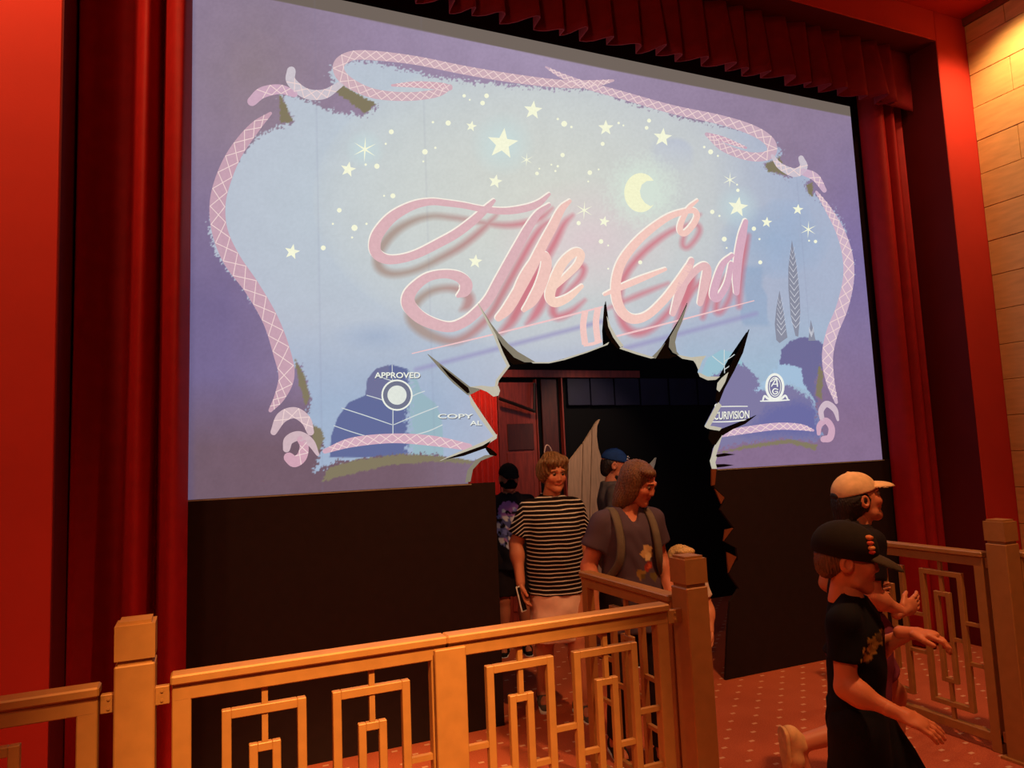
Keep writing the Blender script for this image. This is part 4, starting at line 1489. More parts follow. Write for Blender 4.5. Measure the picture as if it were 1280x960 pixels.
def person(label, loc, rz, H, pose, look, res=0.009):
    s = H / 1.65
    J = dict(BASE)
    J.update(pose)
    g = {k: np.array(v, float) * s for k, v in J.items() if isinstance(v, tuple) and len(v) == 3 and k[:2] not in ('hd', 'ft')}
    fat = look.get('fat', 1.0)
    lf = look.get('limb', 1.0)
    root = empty('person', loc, rz)
    tag(root, label, 'person')
    HR = rot(J['yaw'], J['pitch'], J['roll'])
    hc = g['head']
    hs = look.get('head', 1.0) * (s if s > .92 else (s * .45 + .53))
    hp = lambda x, y, z: hc + HR @ (np.array([x, y, z]) * hs)
    skin = lin(look['skin'])

    # ---- body
    allp = np.array([v for v in g.values()])
    v = Vol(allp.min(0) - .17 * s * fat, allp.max(0) + .17 * s * fat, res)
    TR = look['trunk']                                       # (z, rx, ry, cy)
    lean = g['neck'] - g['pelvis']
    def ctr(z):
        t = (z * s - g['pelvis'][2]) / lean[2]
        c = g['pelvis'] + lean * max(-0.2, min(1.0, t))
        return c[0], c[1]
    def keys(rows, grow):
        return [(z * s, ctr(z)[0], ctr(z)[1] + cy * s, (rx + grow) * s, (ry + grow) * s) for z, rx, ry, cy in rows]
    v.loft(keys(TR, -.012), k=.02)
    v.cone(g['neck'] - (0, 0, .07 * s), hp(0, .012, -.07), .058 * s * look.get('neck', 1.0), .052 * hs * look.get('neck', 1.0), .03)
    for sd in 'LR':
        v.chain([g['sh' + sd], g['el' + sd], g['wr' + sd]], [.052 * s * lf, .040 * s * lf, .027 * s * lf], .02)
        mid = g['el' + sd] * .72 + g['wr' + sd] * .28
        v.ell(mid, np.array([.043, .043, .05]) * s * lf, None, .03)
        v.chain([g['hp' + sd], g['kn' + sd], g['an' + sd]], [.088 * s * fat, .055 * s * lf, .038 * s * lf], .03)
        cal = g['kn' + sd] * .7 + g['an' + sd] * .3 + np.array([0, .012 * s, 0])
        v.ell(cal, np.array([.05, .055, .08]) * s * lf, None, .03)
        ft = nrm(J['ft' + sd])
        a = g['an' + sd]
        v.cone(a + (0, 0, -.02 * s), a + ft * .12 * s + (0, 0, -.03 * s), .034 * s, .028 * s, .02)
    parts = [v.nets()]
    # ---- head with face
    hv = Vol(hc - .15 * hs, hc + .15 * hs, res * .5)
    E_ = lambda c, r, k=.015, op='add': hv.ell(hp(*c), np.array(r) * hs, HR, k * hs, op)
    E_((0, .016, .03), (.076, .096, .086))
    E_((0, -.022, -.03), (.062, .068, .080), .03)
    E_((0, -.062, -.092), (.026, .022, .02), .025)
    hv.cone(hp(-.045, -.03, -.075), hp(0, -.066, -.094), .018 * hs, .018 * hs, .02 * hs)
    hv.cone(hp(.045, -.03, -.075), hp(0, -.066, -.094), .018 * hs, .018 * hs, .02 * hs)
    for sd in (-1, 1):
        E_((sd * .036, -.066, -.022), (.026, .022, .024), .02)
        hv.cone(hp(sd * .014, -.088, .031), hp(sd * .046, -.074, .030), .010 * hs, .008 * hs, .012 * hs)
        E_((sd * .031, -.100, .010), (.017, .017, .011), .008, 'sub')
        E_((sd * .079, .014, -.008), (.011, .024, .032), .006)
        E_((sd * .085, .010, -.006), (.006, .012, .018), .004, 'sub')
    hv.cone(hp(0, -.085, .018), hp(0, -.098, -.026), .0075 * hs, .0100 * hs, .014 * hs)
    E_((-.010, -.090, -.030), (.007, .008, .006), .008)
    E_((.010, -.090, -.030), (.007, .008, .006), .008)
    hv.cone(hp(-.019, -.082, -.056), hp(.019, -.082, -.056), .0065 * hs, .0065 * hs, .006 * hs)
    hv.cone(hp(0, -.088, -.0525), hp(0, -.0875, -.060), .0065 * hs, .0075 * hs, .006 * hs)
    hv.cone(hp(-.022, -.094, -.0565), hp(.022, -.094, -.0565), .0022 * hs, .0022 * hs, .002 * hs, 'sub')
    hv.cone(hp(0, .012, -.06), hp(0, .022, -.15), .050 * hs * look.get('neck', 1.0), .052 * hs * look.get('neck', 1.0), .02 * hs)
    parts.append(hv.nets())
    for sd, sg in (('L', 1), ('R', -1)):
        if look.get('no_hand') == sd: continue
        parts.append(hand(res * .42, g['wr' + sd], J['hd' + sd], J.get('pn' + sd, (-sg, .0, .1)), s * look.get('hand', 1.0), sg * (1 if J.get('flip' + sd) else -1), J.get('curl' + sd, J['curl'])))

    def cols(V):
        c = np.tile(skin, (len(V), 1))
        q = (V - hc) @ HR / hs
        lip = (np.abs(q[:, 0]) < .024) & (np.abs(q[:, 2] + .0565) < .0085) & (q[:, 1] < -.078)
        c[lip] = skin * np.array([.78, .42, .42])
        brow = (np.abs(np.abs(q[:, 0]) - .031) < .018) & (np.abs(q[:, 2] - .031 - .004 * np.cos(q[:, 0] * 60)) < .0045) & (q[:, 1] < -.06)
        c[brow] = lin(look.get('brow', (60, 40, 30)))
        ch = np.exp(-((np.abs(q[:, 0]) - .042) ** 2 + (q[:, 2] + .022) ** 2) / .0005) * (q[:, 1] < -.04)
        c = c * (1 - ch[:, None] * np.array([0, .22, .2]))
        return c
    sdf_obj('body', fuse(parts), M['skin'], root, cols)
    for sd in (-1, 1):
        bm = bmesh.new()
        bmesh.ops.create_uvsphere(bm, u_segments=12, v_segments=8, radius=.0105 * hs)
        me = bm_mesh('eye', bm)
        vs = np.array([vv.co for vv in me.vertices])
        ey = hp(sd * .031, -.0815, .009)
        loc_ = vs
        look_dir = HR @ np.array([0, -1, -.1])
        fr = (loc_ @ nrm(look_dir)) / (.0105 * hs)
        cc = np.tile(lin((150, 128, 112)), (len(vs), 1))
        cc[fr > .5] = lin((50, 32, 22))
        me.vertices.foreach_set('co', (vs + ey).ravel())
        _sc(me, cc)
        obj('eye', me, M['skin'], root, smooth=True)

    # ---- clothes
    def shirt(rows, sleeve, m, name='shirt', neck=('round', .075), fold=.003, grow=.012, sl_r=.066, col=None):
        lo = allp.min(0) - .2 * s * fat
        hi = allp.max(0) + .2 * s * fat
        lo[2], hi[2] = rows[0][0] * s - .02, 1.47 * s
        v = Vol(lo, hi, res)
        v.loft(keys(rows, grow), k=.01, fold=fold, seed=H * 40)
        for sd in 'LR':
            a, b = g['sh' + sd], g['el' + sd]
            e = a + (b - a) * min(sleeve, 1.0)
            sgx = 1 if sd == 'L' else -1
            v.cone(g['neck'] + np.array([sgx * .040, .006, -.040]) * s, a + (0, 0, -.004 * s), .044 * s, .058 * s * lf, .03 * s)
            v.cone(a, e, (.0615 + grow * .25) * s * lf, sl_r * s * lf, .03 * s, flat_end=sleeve <= 1.0)
            if sleeve > 1.0:
                v.cone(b, b + (g['wr' + sd] - b) * (sleeve - 1), sl_r * s * lf, sl_r * .8 * s * lf, .02 * s, flat_end=True)
        if fold: v.warp(lambda x, y, z: fold * .6 * np.sin(55 * (z + .5 * x) + 4 * np.sin(22 * x)) * np.sin(17 * y + 9 * z))
        nk = g['neck'] + np.array([0, -.005, .035]) * s
        if neck[0] == 'v':
            f0 = g['neck'] + np.array([0, -.13, -.10]) * s
            v.cone(nk, f0, neck[1] * s, .012 * s, .0, 'sub')
        v.ell(nk, np.array([neck[1], neck[1], .06]) * s, None, .0, 'sub')
        return sdf_obj(name, v.nets(), m, root, col)

    def legs_cloth(name, z_hem, r_top, r_hem, m, rows=None, skirt=False, fold=.003):
        lo = allp.min(0) - .2 * s * fat
        hi = allp.max(0) + .2 * s * fat
        hi[2] = 1.05 * s
        v = Vol(lo, hi, res)
        if rows: v.loft(keys(rows, .008), k=.01, fold=fold, seed=3)
        if not skirt:
            for sd in 'LR':
                a, b, c = g['hp' + sd], g['kn' + sd], g['an' + sd]
                if z_hem <= 1.0:
                    v.cone(a, a + (b - a) * z_hem, r_top * s, r_hem * s, .03, flat_end=True)
                else:
                    v.cone(a, b, r_top * s, (r_top + r_hem) / 2 * s, .03)
                    v.cone(b, b + (c - b) * (z_hem - 1), (r_top + r_hem) / 2 * s, r_hem * s, .02, flat_end=True)
        v.warp(lambda x, y, z: fold * .7 * np.sin(45 * z + 20 * x) * np.sin(20 * y + 8 * z))
        return sdf_obj(name, v.nets(), m, root)

    def shoes(m_up, m_sole):
        for sd in 'LR':
            a, ft = g['an' + sd], nrm(J['ft' + sd])
            upv = nrm(np.cross(np.cross(ft, (0, 0, 1)), ft)) if abs(ft[2]) < .9 else np.array([0, -1.0, 0])
            v = Vol(a - .24 * s, a + .24 * s, res * .8)
            h0 = a - upv * .04 * s - ft * .045 * s
            v.cone(h0, h0 + ft * .11 * s, .040 * s, .042 * s, .02)
            v.cone(h0 + ft * .11 * s, h0 + ft * .185 * s - upv * .012 * s, .040 * s, .031 * s, .02)
            v.cone(h0 + upv * .02 * s, a + upv * .01 * s, .040 * s, .042 * s, .02)
            v.cut(a - upv * .062 * s, -upv)
            sh = sdf_obj('shoe', v.nets(), m_up, root)
            v = Vol(a - .24 * s, a + .24 * s, res * .8)
            h1 = a - upv * .068 * s - ft * .045 * s
            v.cone(h1, h1 + ft * .19 * s, .043 * s, .038 * s, 0)
            v.cut(a - upv * .078 * s, -upv)
            v.cut(a - upv * .056 * s, upv)
            sdf_obj('sole', v.nets(), m_sole, sh)

    def cap(m, brim_m=None, tilt=0.0, deep=0.0, big=1.0):
        R2 = HR @ rot(0, tilt)
        q = lambda x, y, z: hc + HR @ (np.array([0, 0, .02]) * hs) + R2 @ (np.array([x, y, z]) * hs)
        v = Vol(hc - .2 * hs, hc + .2 * hs, res * .5)
        v.ell(q(0, .014, .020), np.array([.088, .106, .092]) * hs * big, R2, 0)
        v.cut(q(0, 0, .012 - deep), R2 @ np.array([0, 0, -1.0]))
        v.ell(q(0, .014, .020 + .092 * big), np.array([.008, .008, .006]) * hs, R2, .004)
        cr_ = sdf_obj('cap', v.nets(), m, root)
        v = Vol(hc - .25 * hs, hc + .25 * hs, res * .5)
        v.ell(q(0, -.095 * big, .010 - deep), np.array([.074, .088, .030]) * hs, R2 @ rot(0, .22), 0)
        v.ell(q(0, -.095 * big, -.002 - deep), np.array([.078, .095, .030]) * hs, R2 @ rot(0, .22), 0, 'sub')
        v.cut(q(0, -.055, 0), R2 @ np.array([0, 1.0, 0]))
        sdf_obj('brim', v.nets(), brim_m or m, cr_)
        return cr_, q, R2

    return dict(root=root, g=g, s=s, hp=hp, hs=hs, hc=hc, HR=HR, keys=keys, shirt=shirt, legs=legs_cloth, shoes=shoes, cap=cap, res=res, allp=allp, look=look)


def ink(base, marks, s, side=False):
    """flat print on cloth: base colour plus round marks (x, z, r, colour) on the front"""
    def f(V):
        c = np.tile(lin(base), (len(V), 1))
        wob = .006 * np.sin(V[:, 0] * 130) * np.sin(V[:, 2] * 110)
        for x, z, r, col in marks:
            m = (np.hypot(V[:, 1 if side else 0] - x * s, V[:, 2] - z * s) + wob < r * s) & (V[:, 0 if side else 1] < 0)
            c[m] = lin(col)
        return c
    return f


def hair_obj(F, ops, m, name='hair', strands=.004, freq=60):
    hc, hs, HR = F['hc'], F['hs'], F['HR']
    v = Vol(hc - .36 * hs, hc + .24 * hs, F['res'] * .55)
    for op, c, r, k in ops:
        v.ell(F['hp'](*c), np.array(r) * hs, HR, k * hs, op)

    def fn(x, y, z):
        p = np.stack([x - hc[0], y - hc[1], z - hc[2]], -1) @ HR / hs
        a = np.arctan2(p[..., 0], -p[..., 1] + .02)
        return strands * hs * (np.sin(freq * a + 30 * p[..., 2] + 3 * np.sin(40 * p[..., 2])) * .6 + .4 * np.sin(freq * 1.7 * a + 50 * p[..., 0]))
    v.warp(fn)
    return sdf_obj(name, v.nets(), m, F['root'])


def on_surface_patch(name, F, cols_shapes, m=None, parent=None):
    pass


def blob(name, F, prims, m, parent=None, h=.006, lo=None, hi=None, col=None):
    """small piece made of tapered strokes; prims = (a, b, r1, r2, k)"""
    pts = np.array([p[0] for p in prims] + [p[1] for p in prims], float)
    R = max(max(p[2], p[3]) for p in prims)
    v = Vol(pts.min(0) - R, pts.max(0) + R, h)
    for a, b, r1, r2, k in prims: v.cone(a, b, r1, r2, k)
    return sdf_obj(name, v.nets(), m, parent or F['root'])


def fabric(name, c, noise=.15, rough=.85):
    return mat(name, c, rough, noise=noise, nscale=25, bump=.12, bscale=400, spec=.15)


def stripe_mat(name, dark, light, z0, period, width):
    m, nt, b = new_mat(name)
    b.inputs['Roughness'].default_value = .85
    b.inputs['Specular IOR Level'].default_value = .15
    tc = nt.nodes.new('ShaderNodeTexCoord')
    n = nt.nodes.new('ShaderNodeTexNoise')
    n.inputs['Scale'].default_value = 5
    nt.links.new(tc.outputs['Object'], n.inputs['Vector'])
    sp = nt.nodes.new('ShaderNodeSeparateXYZ')
    nt.links.new(tc.outputs['Object'], sp.inputs['Vector'])

    def mt(op, a, bb):
        q = nt.nodes.new('ShaderNodeMath')
        q.operation = op
        for i, x in enumerate((a, bb)):
            if isinstance(x, (int, float)): q.inputs[i].default_value = x
            else: nt.links.new(x, q.inputs[i])
        return q.outputs[0]
    zz = mt('ADD', sp.outputs['Z'], mt('MULTIPLY', n.outputs['Fac'], .018))
    # sleeves hang: stripes tilt with the arm
    ax = mt('MAXIMUM', mt('SUBTRACT', mt('ABSOLUTE', sp.outputs['X'], 0.0), .20), 0.0)
    zz = mt('ADD', zz, mt('MULTIPLY', ax, .8))
    fr = mt('FRACT', mt('DIVIDE', mt('ADD', zz, z0), period), 0.0)
    on = mt('LESS_THAN', fr, width)
    mx = nt.nodes.new('ShaderNodeMixRGB')
    nt.links.new(on, mx.inputs['Fac'])
    mx.inputs['Color1'].default_value = rgba(dark)
    mx.inputs['Color2'].default_value = rgba(light)
    nt.links.new(mx.outputs['Color'], b.inputs['Base Color'])
    return m


M['hair_brown'] = mat('hair_brown', (104, 66, 38), .55, noise=.35, nscale=40, stretch=(3, 3, .6))
M['hair_light'] = mat('hair_light', (120, 88, 56), .55, noise=.35, nscale=40, stretch=(3, 3, .6))
M['hair_dark'] = mat('hair_dark', (30, 22, 18), .6, noise=.3, nscale=40)
M['hair_blond'] = mat('hair_blond', (206, 164, 98), .6, noise=.25, nscale=40)
SK1 = (206, 132, 98)
ADULT = [(.80, .155, .12, .0), (.90, .165, .125, .0), (1.0, .152, .115, .0), (1.08, .145, .11, -.005), (1.18, .155, .115, -.01), (1.27, .165, .112, -.005), (1.32, .128, .095, .0), (1.365, .078, .070, .005), (1.41, .05, .055, .01)]
STOUT = [(.78, .176, .15, .0), (.90, .182, .16, .0), (1.0, .178, .165, -.01), (1.08, .174, .16, -.015), (1.18, .172, .155, -.02), (1.27, .165, .135, -.01), (1.32, .128, .095, .0), (1.365, .078, .070, .005), (1.41, .05, .055, .01)]
CHILD = [(.80, .13, .10, .0), (.90, .135, .105, .0), (1.0, .125, .10, .0), (1.08, .125, .10, -.005), (1.18, .135, .10, -.005), (1.27, .145, .10, -.005), (1.32, .112, .086, .0), (1.365, .072, .064, .005), (1.41, .046, .05, .01)]


def trunk(rows, lo, flare=0.0):
    """rows of a trunk starting at height lo"""
    r = [x for x in rows if x[0] > lo + .02]
    f = r[0]
    return [(lo, f[1] + flare, f[2] + flare, f[3])] + r


# --- 1: woman in striped T-shirt
def woman_striped():
    F = person('person in black and white striped T-shirt and pale skirt, holding a white phone', (2.075, 0.06, 0), math.radians(-14), 1.575,
               dict(yaw=math.radians(14), pitch=math.radians(6), elR=(-.255, .03, 1.08), wrR=(-.25, -.07, .84), elL=(.215, .05, 1.08), wrL=(.205, .06, .85),
                    knR=(-.10, -.05, .48), anR=(-.10, .10, .09), knL=(.10, -.10, .48), anL=(.10, -.14, .075), shL=(.150, .01, 1.300), shR=(-.160, .01, 1.300), head=(.012, -.02, 1.535), curlR=.55),
               dict(skin=(196, 124, 92), trunk=STOUT, fat=1.15, limb=1.12, brow=(110, 80, 60)), .0085)
    F['shirt'](trunk(STOUT, .755, .006), .74, stripe_mat('striped_knit', (22, 14, 16), (206, 198, 190), .0, .0255, .26), neck=('round', .078), sl_r=.072)
    F['legs']('skirt', 0, 0, 0, fabric('skirt_cloth', (230, 190, 170), .05), rows=[(.46, .18, .14, -.03), (.60, .176, .150, -.01), (.75, .172, .150, 0), (.80, .160, .140, 0)], skirt=True, fold=.004)
    F['shoes'](fabric('shoe_grey', (96, 88, 84)), M['white'])
    hair_obj(F, [('add', (0, .018, .048), (.092, .106, .090), 0), ('add', (-.066, .014, .016), (.034, .066, .062), .03), ('add', (.064, .02, .02), (.032, .062, .058), .03), ('add', (0, .06, .01), (.085, .06, .085), .03),
                 ('add', (-.045, -.055, .090), (.050, .048, .034), .02), ('add', (.040, -.045, .095), (.05, .045, .032), .02), ('add', (-.01, .0, .125), (.055, .06, .028), .02), ('add', (-.075, -.03, .04), (.022, .04, .045), .02),
                 ('sub', (.010, -.120, .0), (.062, .085, .070), .012), ('sub', (0, -.105, -.05), (.068, .075, .07), .012), ('sub', (0, -.06, -.13), (.09, .07, .07), .01)], M['hair_light'], strands=.007, freq=23)
    s, g = F['s'], F['g']
    # glasses pushed into the hair
    bm = bmesh.new()
    bm_bar(bm, F['hp'](-.05, -.03, .125), F['hp'](-.015, -.035, .133), .010, 8)
    obj('hair_clip', bm_mesh('hair_clip', bm), M['iron'], F['root'])
    # phone held in the lowered right hand
    w_ = g['wrR']
    ph = empty('phone', (0, 0, 0))
    R_ = F['root']
    c = Vector(w_ + np.array([-.01, -.055, -.085]))
    mw = Matrix.Translation(R_.location) @ Matrix.Rotation(R_.rotation_euler.z, 4, 'Z')
    ph.location = mw @ c
    ph.rotation_euler = (math.radians(-14), math.radians(4), R_.rotation_euler.z + math.radians(58))
    tag(ph, 'white phone held low in the striped shirt person\'s hand', 'phone')
    box('phone_body', -.038, .038, -.005, .005, -.078, .078, M['phone'], ph, .004)
    box('phone_screen', -.034, .034, -.0062, -.005, -.07, .07, M['black'], ph)


# --- 2: woman looking down in dusky T-shirt
def woman_dusky():
    F = person('person with shoulder-length brown hair in dusky purple T-shirt with backpack straps', (2.075, -0.84, 0), math.radians(-8), 1.545,
               dict(yaw=math.radians(36), pitch=math.radians(24), elR=(-.235, .04, 1.07), wrR=(-.25, -.05, .84), shL=(.150, .01, 1.305), shR=(-.150, .01, 1.305), elL=(.205, .05, 1.08), wrL=(.20, -.09, .88), head=(.060, -.045, 1.52), knL=(.09, -.08, .48), anL=(.09, -.10, .075), anR=(-.09, .12, .08)),
               dict(skin=(200, 118, 84), trunk=ADULT, fat=1.1, limb=1.1), .008)
    F['shirt'](trunk(ADULT, .72, .022), .58, M['print'], neck=('v', .072), sl_r=.074, grow=.016,
               col=ink((82, 66, 78), [(.050, 1.160, .030, (214, 176, 120)), (.026, 1.138, .020, (206, 164, 108)), (.072, 1.135, .017, (190, 150, 100)), (.055, 1.118, .022, (226, 196, 140)), (.052, 1.070, .026, (150, 50, 40)), (.058, 1.066, .012, (196, 90, 60)),
                                      (.004, 1.030, .028, (146, 112, 56)), (.012, 1.018, .014, (100, 80, 44)), (.088, 1.012, .024, (104, 88, 50))], F['s']))
    F['legs']('trousers', 1.9, .105, .06, fabric('dark_trousers', (40, 30, 34)), rows=[(.78, .17, .13, 0), (.90, .168, .13, 0), (.98, .16, .12, 0)])
    F['shoes'](fabric('shoe_dark', (40, 34, 34)), M['white'])
    hair_obj(F, [('add', (0, .02, .042), (.086, .104, .086), 0), ('add', (-.064, .012, -.03), (.030, .06, .10), .03), ('add', (.062, .016, -.01), (.028, .058, .085), .03), ('add', (0, .07, -.04), (.080, .05, .13), .03),
                 ('add', (-.05, .045, -.13), (.045, .045, .075), .03), ('add', (-.03, -.045, .088), (.05, .045, .026), .02),
                 ('sub', (.014, -.122, .012), (.064, .086, .078), .014), ('sub', (.006, -.105, -.05), (.070, .078, .07), .012), ('sub', (.0, -.07, -.14), (.075, .06, .06), .01)], M['hair_brown'], strands=.0035, freq=46)
    s, g = F['s'], F['g']
    st = fabric('strap_olive', (104, 92, 78))
    for sd in (-1, 1):
        x = sd * .098
        pts = [(x * .95, .08, 1.345), (x * 1.0, .02, 1.380), (x * 1.04, -.05, 1.360), (x * 1.08, -.105, 1.295), (x * 1.12, -.136, 1.20), (x * 1.25, -.124, 1.10), (x * 1.55, -.06, 1.02)]
        pts = [np.array(p) * s for p in pts]
        pts = list(spline(pts, 5))
        bm = bmesh.new()
        prev = None
        for i, p in enumerate(pts):
            t_ = nrm(pts[min(i + 1, len(pts) - 1)] - pts[max(i - 1, 0)])
            up_ = np.array([0.15 * sd, -1, .6])
            nn_ = nrm(up_ - t_ * (up_ @ t_))
            wv = np.cross(t_, nn_)
            ring = [bm.verts.new(p + wv * a + nn_ * b_) for a, b_ in ((-.019, -.010), (.019, -.010), (.021, .002), (.013, .009), (-.013, .009), (-.021, .002))]
            if prev:
                for k in range(6): bm.faces.new((prev[k], prev[(k + 1) % 6], ring[(k + 1) % 6], ring[k]))
            prev = ring
        obj('backpack_strap', bm_mesh('backpack_strap', bm), st, F['root'], smooth=True)
    v = Vol((-.2 * s, .02, .95 * s), (.2 * s, .32, 1.42 * s), .012)
    v.ell((0, .19 * s, 1.18 * s), np.array([.145, .10, .21]) * s, None, 0)
    sdf_obj('backpack', v.nets(), fabric('pack_cloth', (70, 62, 58)), F['root'])


# --- 3: man in blue cap, seen from behind
def man_blue_cap():
    F = person('person in royal blue cap and grey T-shirt, back turned, by the planks', (2.93, 0.70, 0), math.radians(68), 1.60,
               dict(yaw=math.radians(-4), pitch=math.radians(8)), dict(skin=(192, 120, 88), trunk=ADULT, fat=1.0, limb=1.08), .0105)
    F['shirt'](trunk(ADULT, .76, .02), .85, fabric('grey_knit', (84, 78, 78)), neck=('round', .074), sl_r=.072, grow=.024)
    F['legs']('trousers', 1.9, .10, .06, fabric('man_trousers', (40, 34, 36)), rows=[(.78, .165, .13, 0), (.98, .16, .12, 0)])
    F['shoes'](fabric('shoe_black', (30, 28, 28)), M['white'])
    cr_, q, R2 = F['cap'](fabric('blue_twill', (30, 62, 118)), None, .12)
    bm = bmesh.new()
    for k in (0, 1):
        bm_bar(bm, q(-.045, -.082, .068 - .02 * k), q(-.02, -.096, .06 - .02 * k), .005, 6)
    obj('cap_logo', bm_mesh('cap_logo', bm), M['white'], cr_)
    hair_obj(F, [('add', (0, .03, .01), (.082, .085, .07), 0), ('add', (0, .07, -.04), (.06, .045, .06), .03), ('add', (0, -.03, -.09), (.062, .055, .045), .0), ('sub', (0, -.10, -.02), (.07, .075, .06), .005)], M['hair_dark'])


# --- 4: man in black cap and mask
def man_masked():
    F = person('person in black flat-brim cap, black face mask and dark printed shirt by wooden door', (2.345, 1.40, 0), math.radians(-20), 1.515,
               dict(yaw=math.radians(8), pitch=math.radians(4)), dict(skin=(188, 116, 84), trunk=ADULT, fat=1.05, limb=1.08), .011)
    random.seed(5)
    mk = [(-.02, 1.235, .10, (150, 96, 160)), (-.03, 1.10, .11, (90, 96, 150))]
    for k in range(46):
        mk.append((random.uniform(-.13, .10), random.uniform(.90, 1.27), random.uniform(.010, .026), random.choice([(196, 200, 214), (120, 130, 196), (24, 20, 26), (24, 20, 26), (170, 120, 170), (214, 214, 214)])))
    F['shirt'](trunk(ADULT, .74, .022), .85, M['print'], neck=('round', .074), sl_r=.074, grow=.024, col=ink((24, 20, 26), mk, F['s']))
    F['legs']('shorts', .95, .115, .10, fabric('dark_shorts', (36, 28, 28)), rows=[(.74, .17, .13, 0), (.98, .16, .12, 0)])
    F['shoes'](fabric('shoe_black_b', (30, 28, 28)), M['white'])
    F['cap'](fabric('black_twill', (22, 18, 18)), None, .05)
    hair_obj(F, [('add', (0, .03, .01), (.082, .085, .07), 0), ('add', (0, .06, -.04), (.075, .045, .06), .03), ('sub', (0, -.10, -.02), (.07, .085, .09), .005)], M['hair_dark'])
    v = Vol(F['hc'] - .14, F['hc'] + .14, .006)
    v.ell(F['hp'](0, -.026, -.045), np.array([.069, .082, .062]) * F['hs'], F['HR'], 0)
    v.ell(F['hp'](0, -.10, -.04), np.array([.03, .022, .035]) * F['hs'], F['HR'], .02)
    v.ell(F['hp'](0, .10, -.03), np.array([.15, .085, .15]) * F['hs'], F['HR'], .0, 'sub')
    sdf_obj('face_mask', v.nets(), fabric('mask_black', (16, 14, 16)), F['root'])


# --- 5: small blond child behind the corner post
def small_child():
    F = person('small blond child in pale top, mostly hidden behind the corner post', (2.62, -0.54, 0), math.radians(-20), 1.01,
               dict(yaw=math.radians(10), head=(0, -.02, 1.50), elL=(.23, -.01, 1.06), wrL=(.20, -.12, .87), curl=.5), dict(skin=(214, 138, 96), trunk=CHILD, limb=1.15, head=1.08), .008)
    F['shirt'](trunk(CHILD, .78, .02), .6, fabric('pale_knit', (214, 190, 170)), neck=('round', .07), sl_r=.068, grow=.018)
    F['legs']('shorts', .8, .10, .09, fabric('child_shorts', (150, 120, 104)), rows=[(.76, .14, .11, 0), (.98, .13, .105, 0)])
    F['shoes'](fabric('shoe_tan', (150, 110, 80)), M['white'])
    hair_obj(F, [('add', (0, .02, .04), (.086, .104, .084), 0), ('add', (0, .06, -.02), (.084, .05, .08), .03), ('add', (0, -.055, .085), (.065, .05, .03), .02), ('sub', (0, -.118, -.02), (.066, .078, .075), .01)], M['hair_blond'])


# --- 6: boy in black cap running to the right
def boy_black():
    H = 1.30
    F = person('running child in black cap and black T-shirt with gold print, arms stretched forward', (1.945, -2.38, 0), math.radians(36), H,
               dict(yaw=math.radians(14), pitch=math.radians(6), pelvis=(0, .02, .90), neck=(0, .0, 1.40), head=(0, .005, 1.54),
                    shR=(-.145, .02, 1.315), elR=(-.185, .03, 1.075), wrR=(-.20, -.14, 1.01), hdR=(.05, -1, -.35), pnR=(.3, 0, -1),
                    shL=(.145, .01, 1.315), elL=(.18, -.02, 1.12), wrL=(.10, -.19, 1.235), hdL=(-.1, -1, .05), pnL=(0, 0, -1),
                    knR=(-.09, .02, .48), anR=(-.09, .28, .22), ftR=(0, -.5, -1), knL=(.09, -.22, .50), anL=(.09, -.20, .09), curl=.3, curlL=.7),
               dict(skin=(206, 118, 76), trunk=CHILD, limb=.98, head=1.0, hand=1.05, neck=.80), .006)
    random.seed(8)
    mk = []
    for k in range(22):
        t = k / 21
        mk.append((-.045 - .058 * t + random.uniform(-.010, .010), 1.185 + .075 * t + random.uniform(-.016, .016), random.uniform(.009, .016), random.choice([(176, 134, 62), (150, 110, 48), (196, 156, 84), (90, 66, 34)])))
    F['shirt'](trunk(CHILD, .60, .022), .60, M['print'], neck=('round', .068), sl_r=.066, grow=.010, fold=.004, col=ink((16, 12, 13), mk, F['s'], True))
    F['legs']('shorts', .9, .10, .095, fabric('boy_shorts', (20, 16, 17)), rows=[(.74, .14, .11, 0), (.98, .135, .105, 0)])
    F['shoes'](fabric('boy_shoe', (60, 50, 46)), M['white'])
    cr_, q, R2 = F['cap'](fabric('boy_cap_twill', (34, 26, 20)), fabric('boy_brim', (66, 52, 38)), .10, deep=.022, big=1.10)
    # small coloured badge on the cap side
    for (x, y, z), r, c in (((-.058, -.052, .078), .014, (206, 122, 72)), ((-.066, -.056, .060), .013, (196, 84, 60)), ((-.070, -.062, .044), .013, (226, 150, 90)), ((-.073, -.066, .030), .011, (200, 70, 54))):
        bm = bmesh.new()
        bmesh.ops.create_uvsphere(bm, u_segments=10, v_segments=6, radius=r)
        me = bm_mesh('cap_badge', bm)
        ctr_ = q(x, y, z)
        for vv in me.vertices: vv.co = Vector(ctr_) + Vector((vv.co.x, vv.co.y, vv.co.z * .6))
        obj('cap_badge', me, fabric('badge', c), cr_, smooth=True)
    hair_obj(F, [('add', (0, .03, .01), (.080, .085, .065), 0), ('add', (0, .07, -.03), (.065, .04, .045), .02), ('sub', (0, -.10, -.02), (.09, .085, .08), .005)], M['hair_brown'])
    s = F['s']


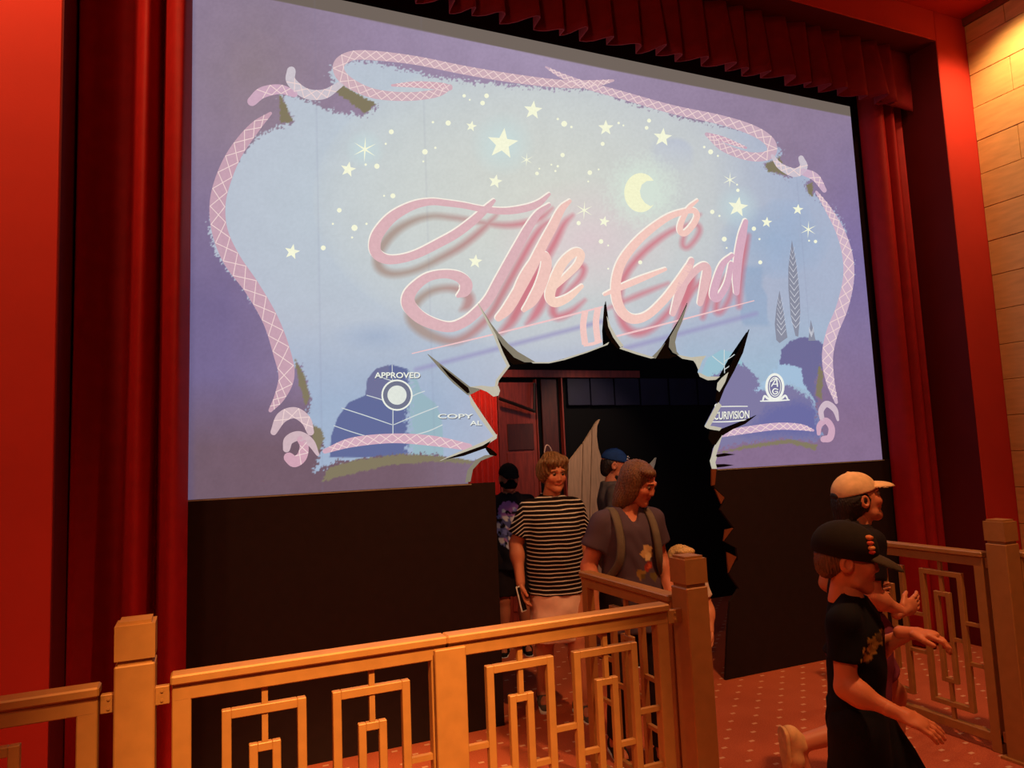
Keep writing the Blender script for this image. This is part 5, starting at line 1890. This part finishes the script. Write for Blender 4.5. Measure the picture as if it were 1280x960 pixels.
# --- 7: older child in cream cap beyond
def child_cream():
    F = person('running child in cream cap with dark ponytail, behind the black capped child', (2.655, -1.765, 0), math.radians(74), 1.465,
               dict(yaw=math.radians(-6), pitch=math.radians(-10), pelvis=(0, .04, .88), neck=(0, -.02, 1.37), head=(0, -.05, 1.51),
                    elR=(-.17, .04, 1.07), wrR=(-.15, -.12, .98), hdR=(.2, -1, .3), elL=(.18, .05, 1.07), wrL=(.14, -.10, .99), hdL=(0, -1, .4),
                    knR=(-.09, .06, .46), anR=(-.09, .42, .40), ftR=(0, -.25, -1), knL=(.09, -.20, .52), anL=(.09, -.16, .09)),
               dict(skin=(200, 120, 84), trunk=CHILD, limb=1.0, neck=.85), .008)
    F['shirt'](trunk(CHILD, .76, .02), .7, fabric('cream_kid_shirt', (30, 22, 24)), neck=('round', .068), sl_r=.068, grow=.016)
    F['legs']('shorts', .75, .10, .095, fabric('rose_shorts', (120, 50, 70)), rows=[(.74, .14, .11, 0), (.96, .135, .105, 0)])
    F['shoes'](fabric('pale_shoe', (222, 170, 116)), fabric('pale_sole', (226, 176, 120)))
    cr_, q, R2 = F['cap'](fabric('cream_twill', (222, 180, 132)), None, -.05)
    hs = F['hs']
    v = Vol(F['hc'] - .2, F['hc'] + .2, .005)
    v.ell(q(0, .112, .020), np.array([.036, .013, .022]) * hs, R2, 0)
    sdf_obj('cap_opening', v.nets(), M['hair_dark'], cr_)
    blob('cap_strap', F, [(q(-.03, .105, .0), q(.03, .105, .0), .010, .010, 0), (q(-.035, .098, .0), q(-.042, .086, -.07), .011, .010, 0)], fabric('strap_cream', (214, 168, 116)), cr_, h=.004)
    hair_obj(F, [('add', (0, .03, .0), (.086, .088, .085), 0), ('add', (0, .085, -.05), (.06, .05, .10), .03), ('add', (0, .10, -.15), (.045, .04, .10), .03), ('sub', (0, -.10, -.02), (.08, .085, .085), .005)], M['hair_dark'])


for fn_ in (woman_striped, woman_dusky, man_blue_cap, man_masked, small_child, boy_black, child_cream):
    fn_()
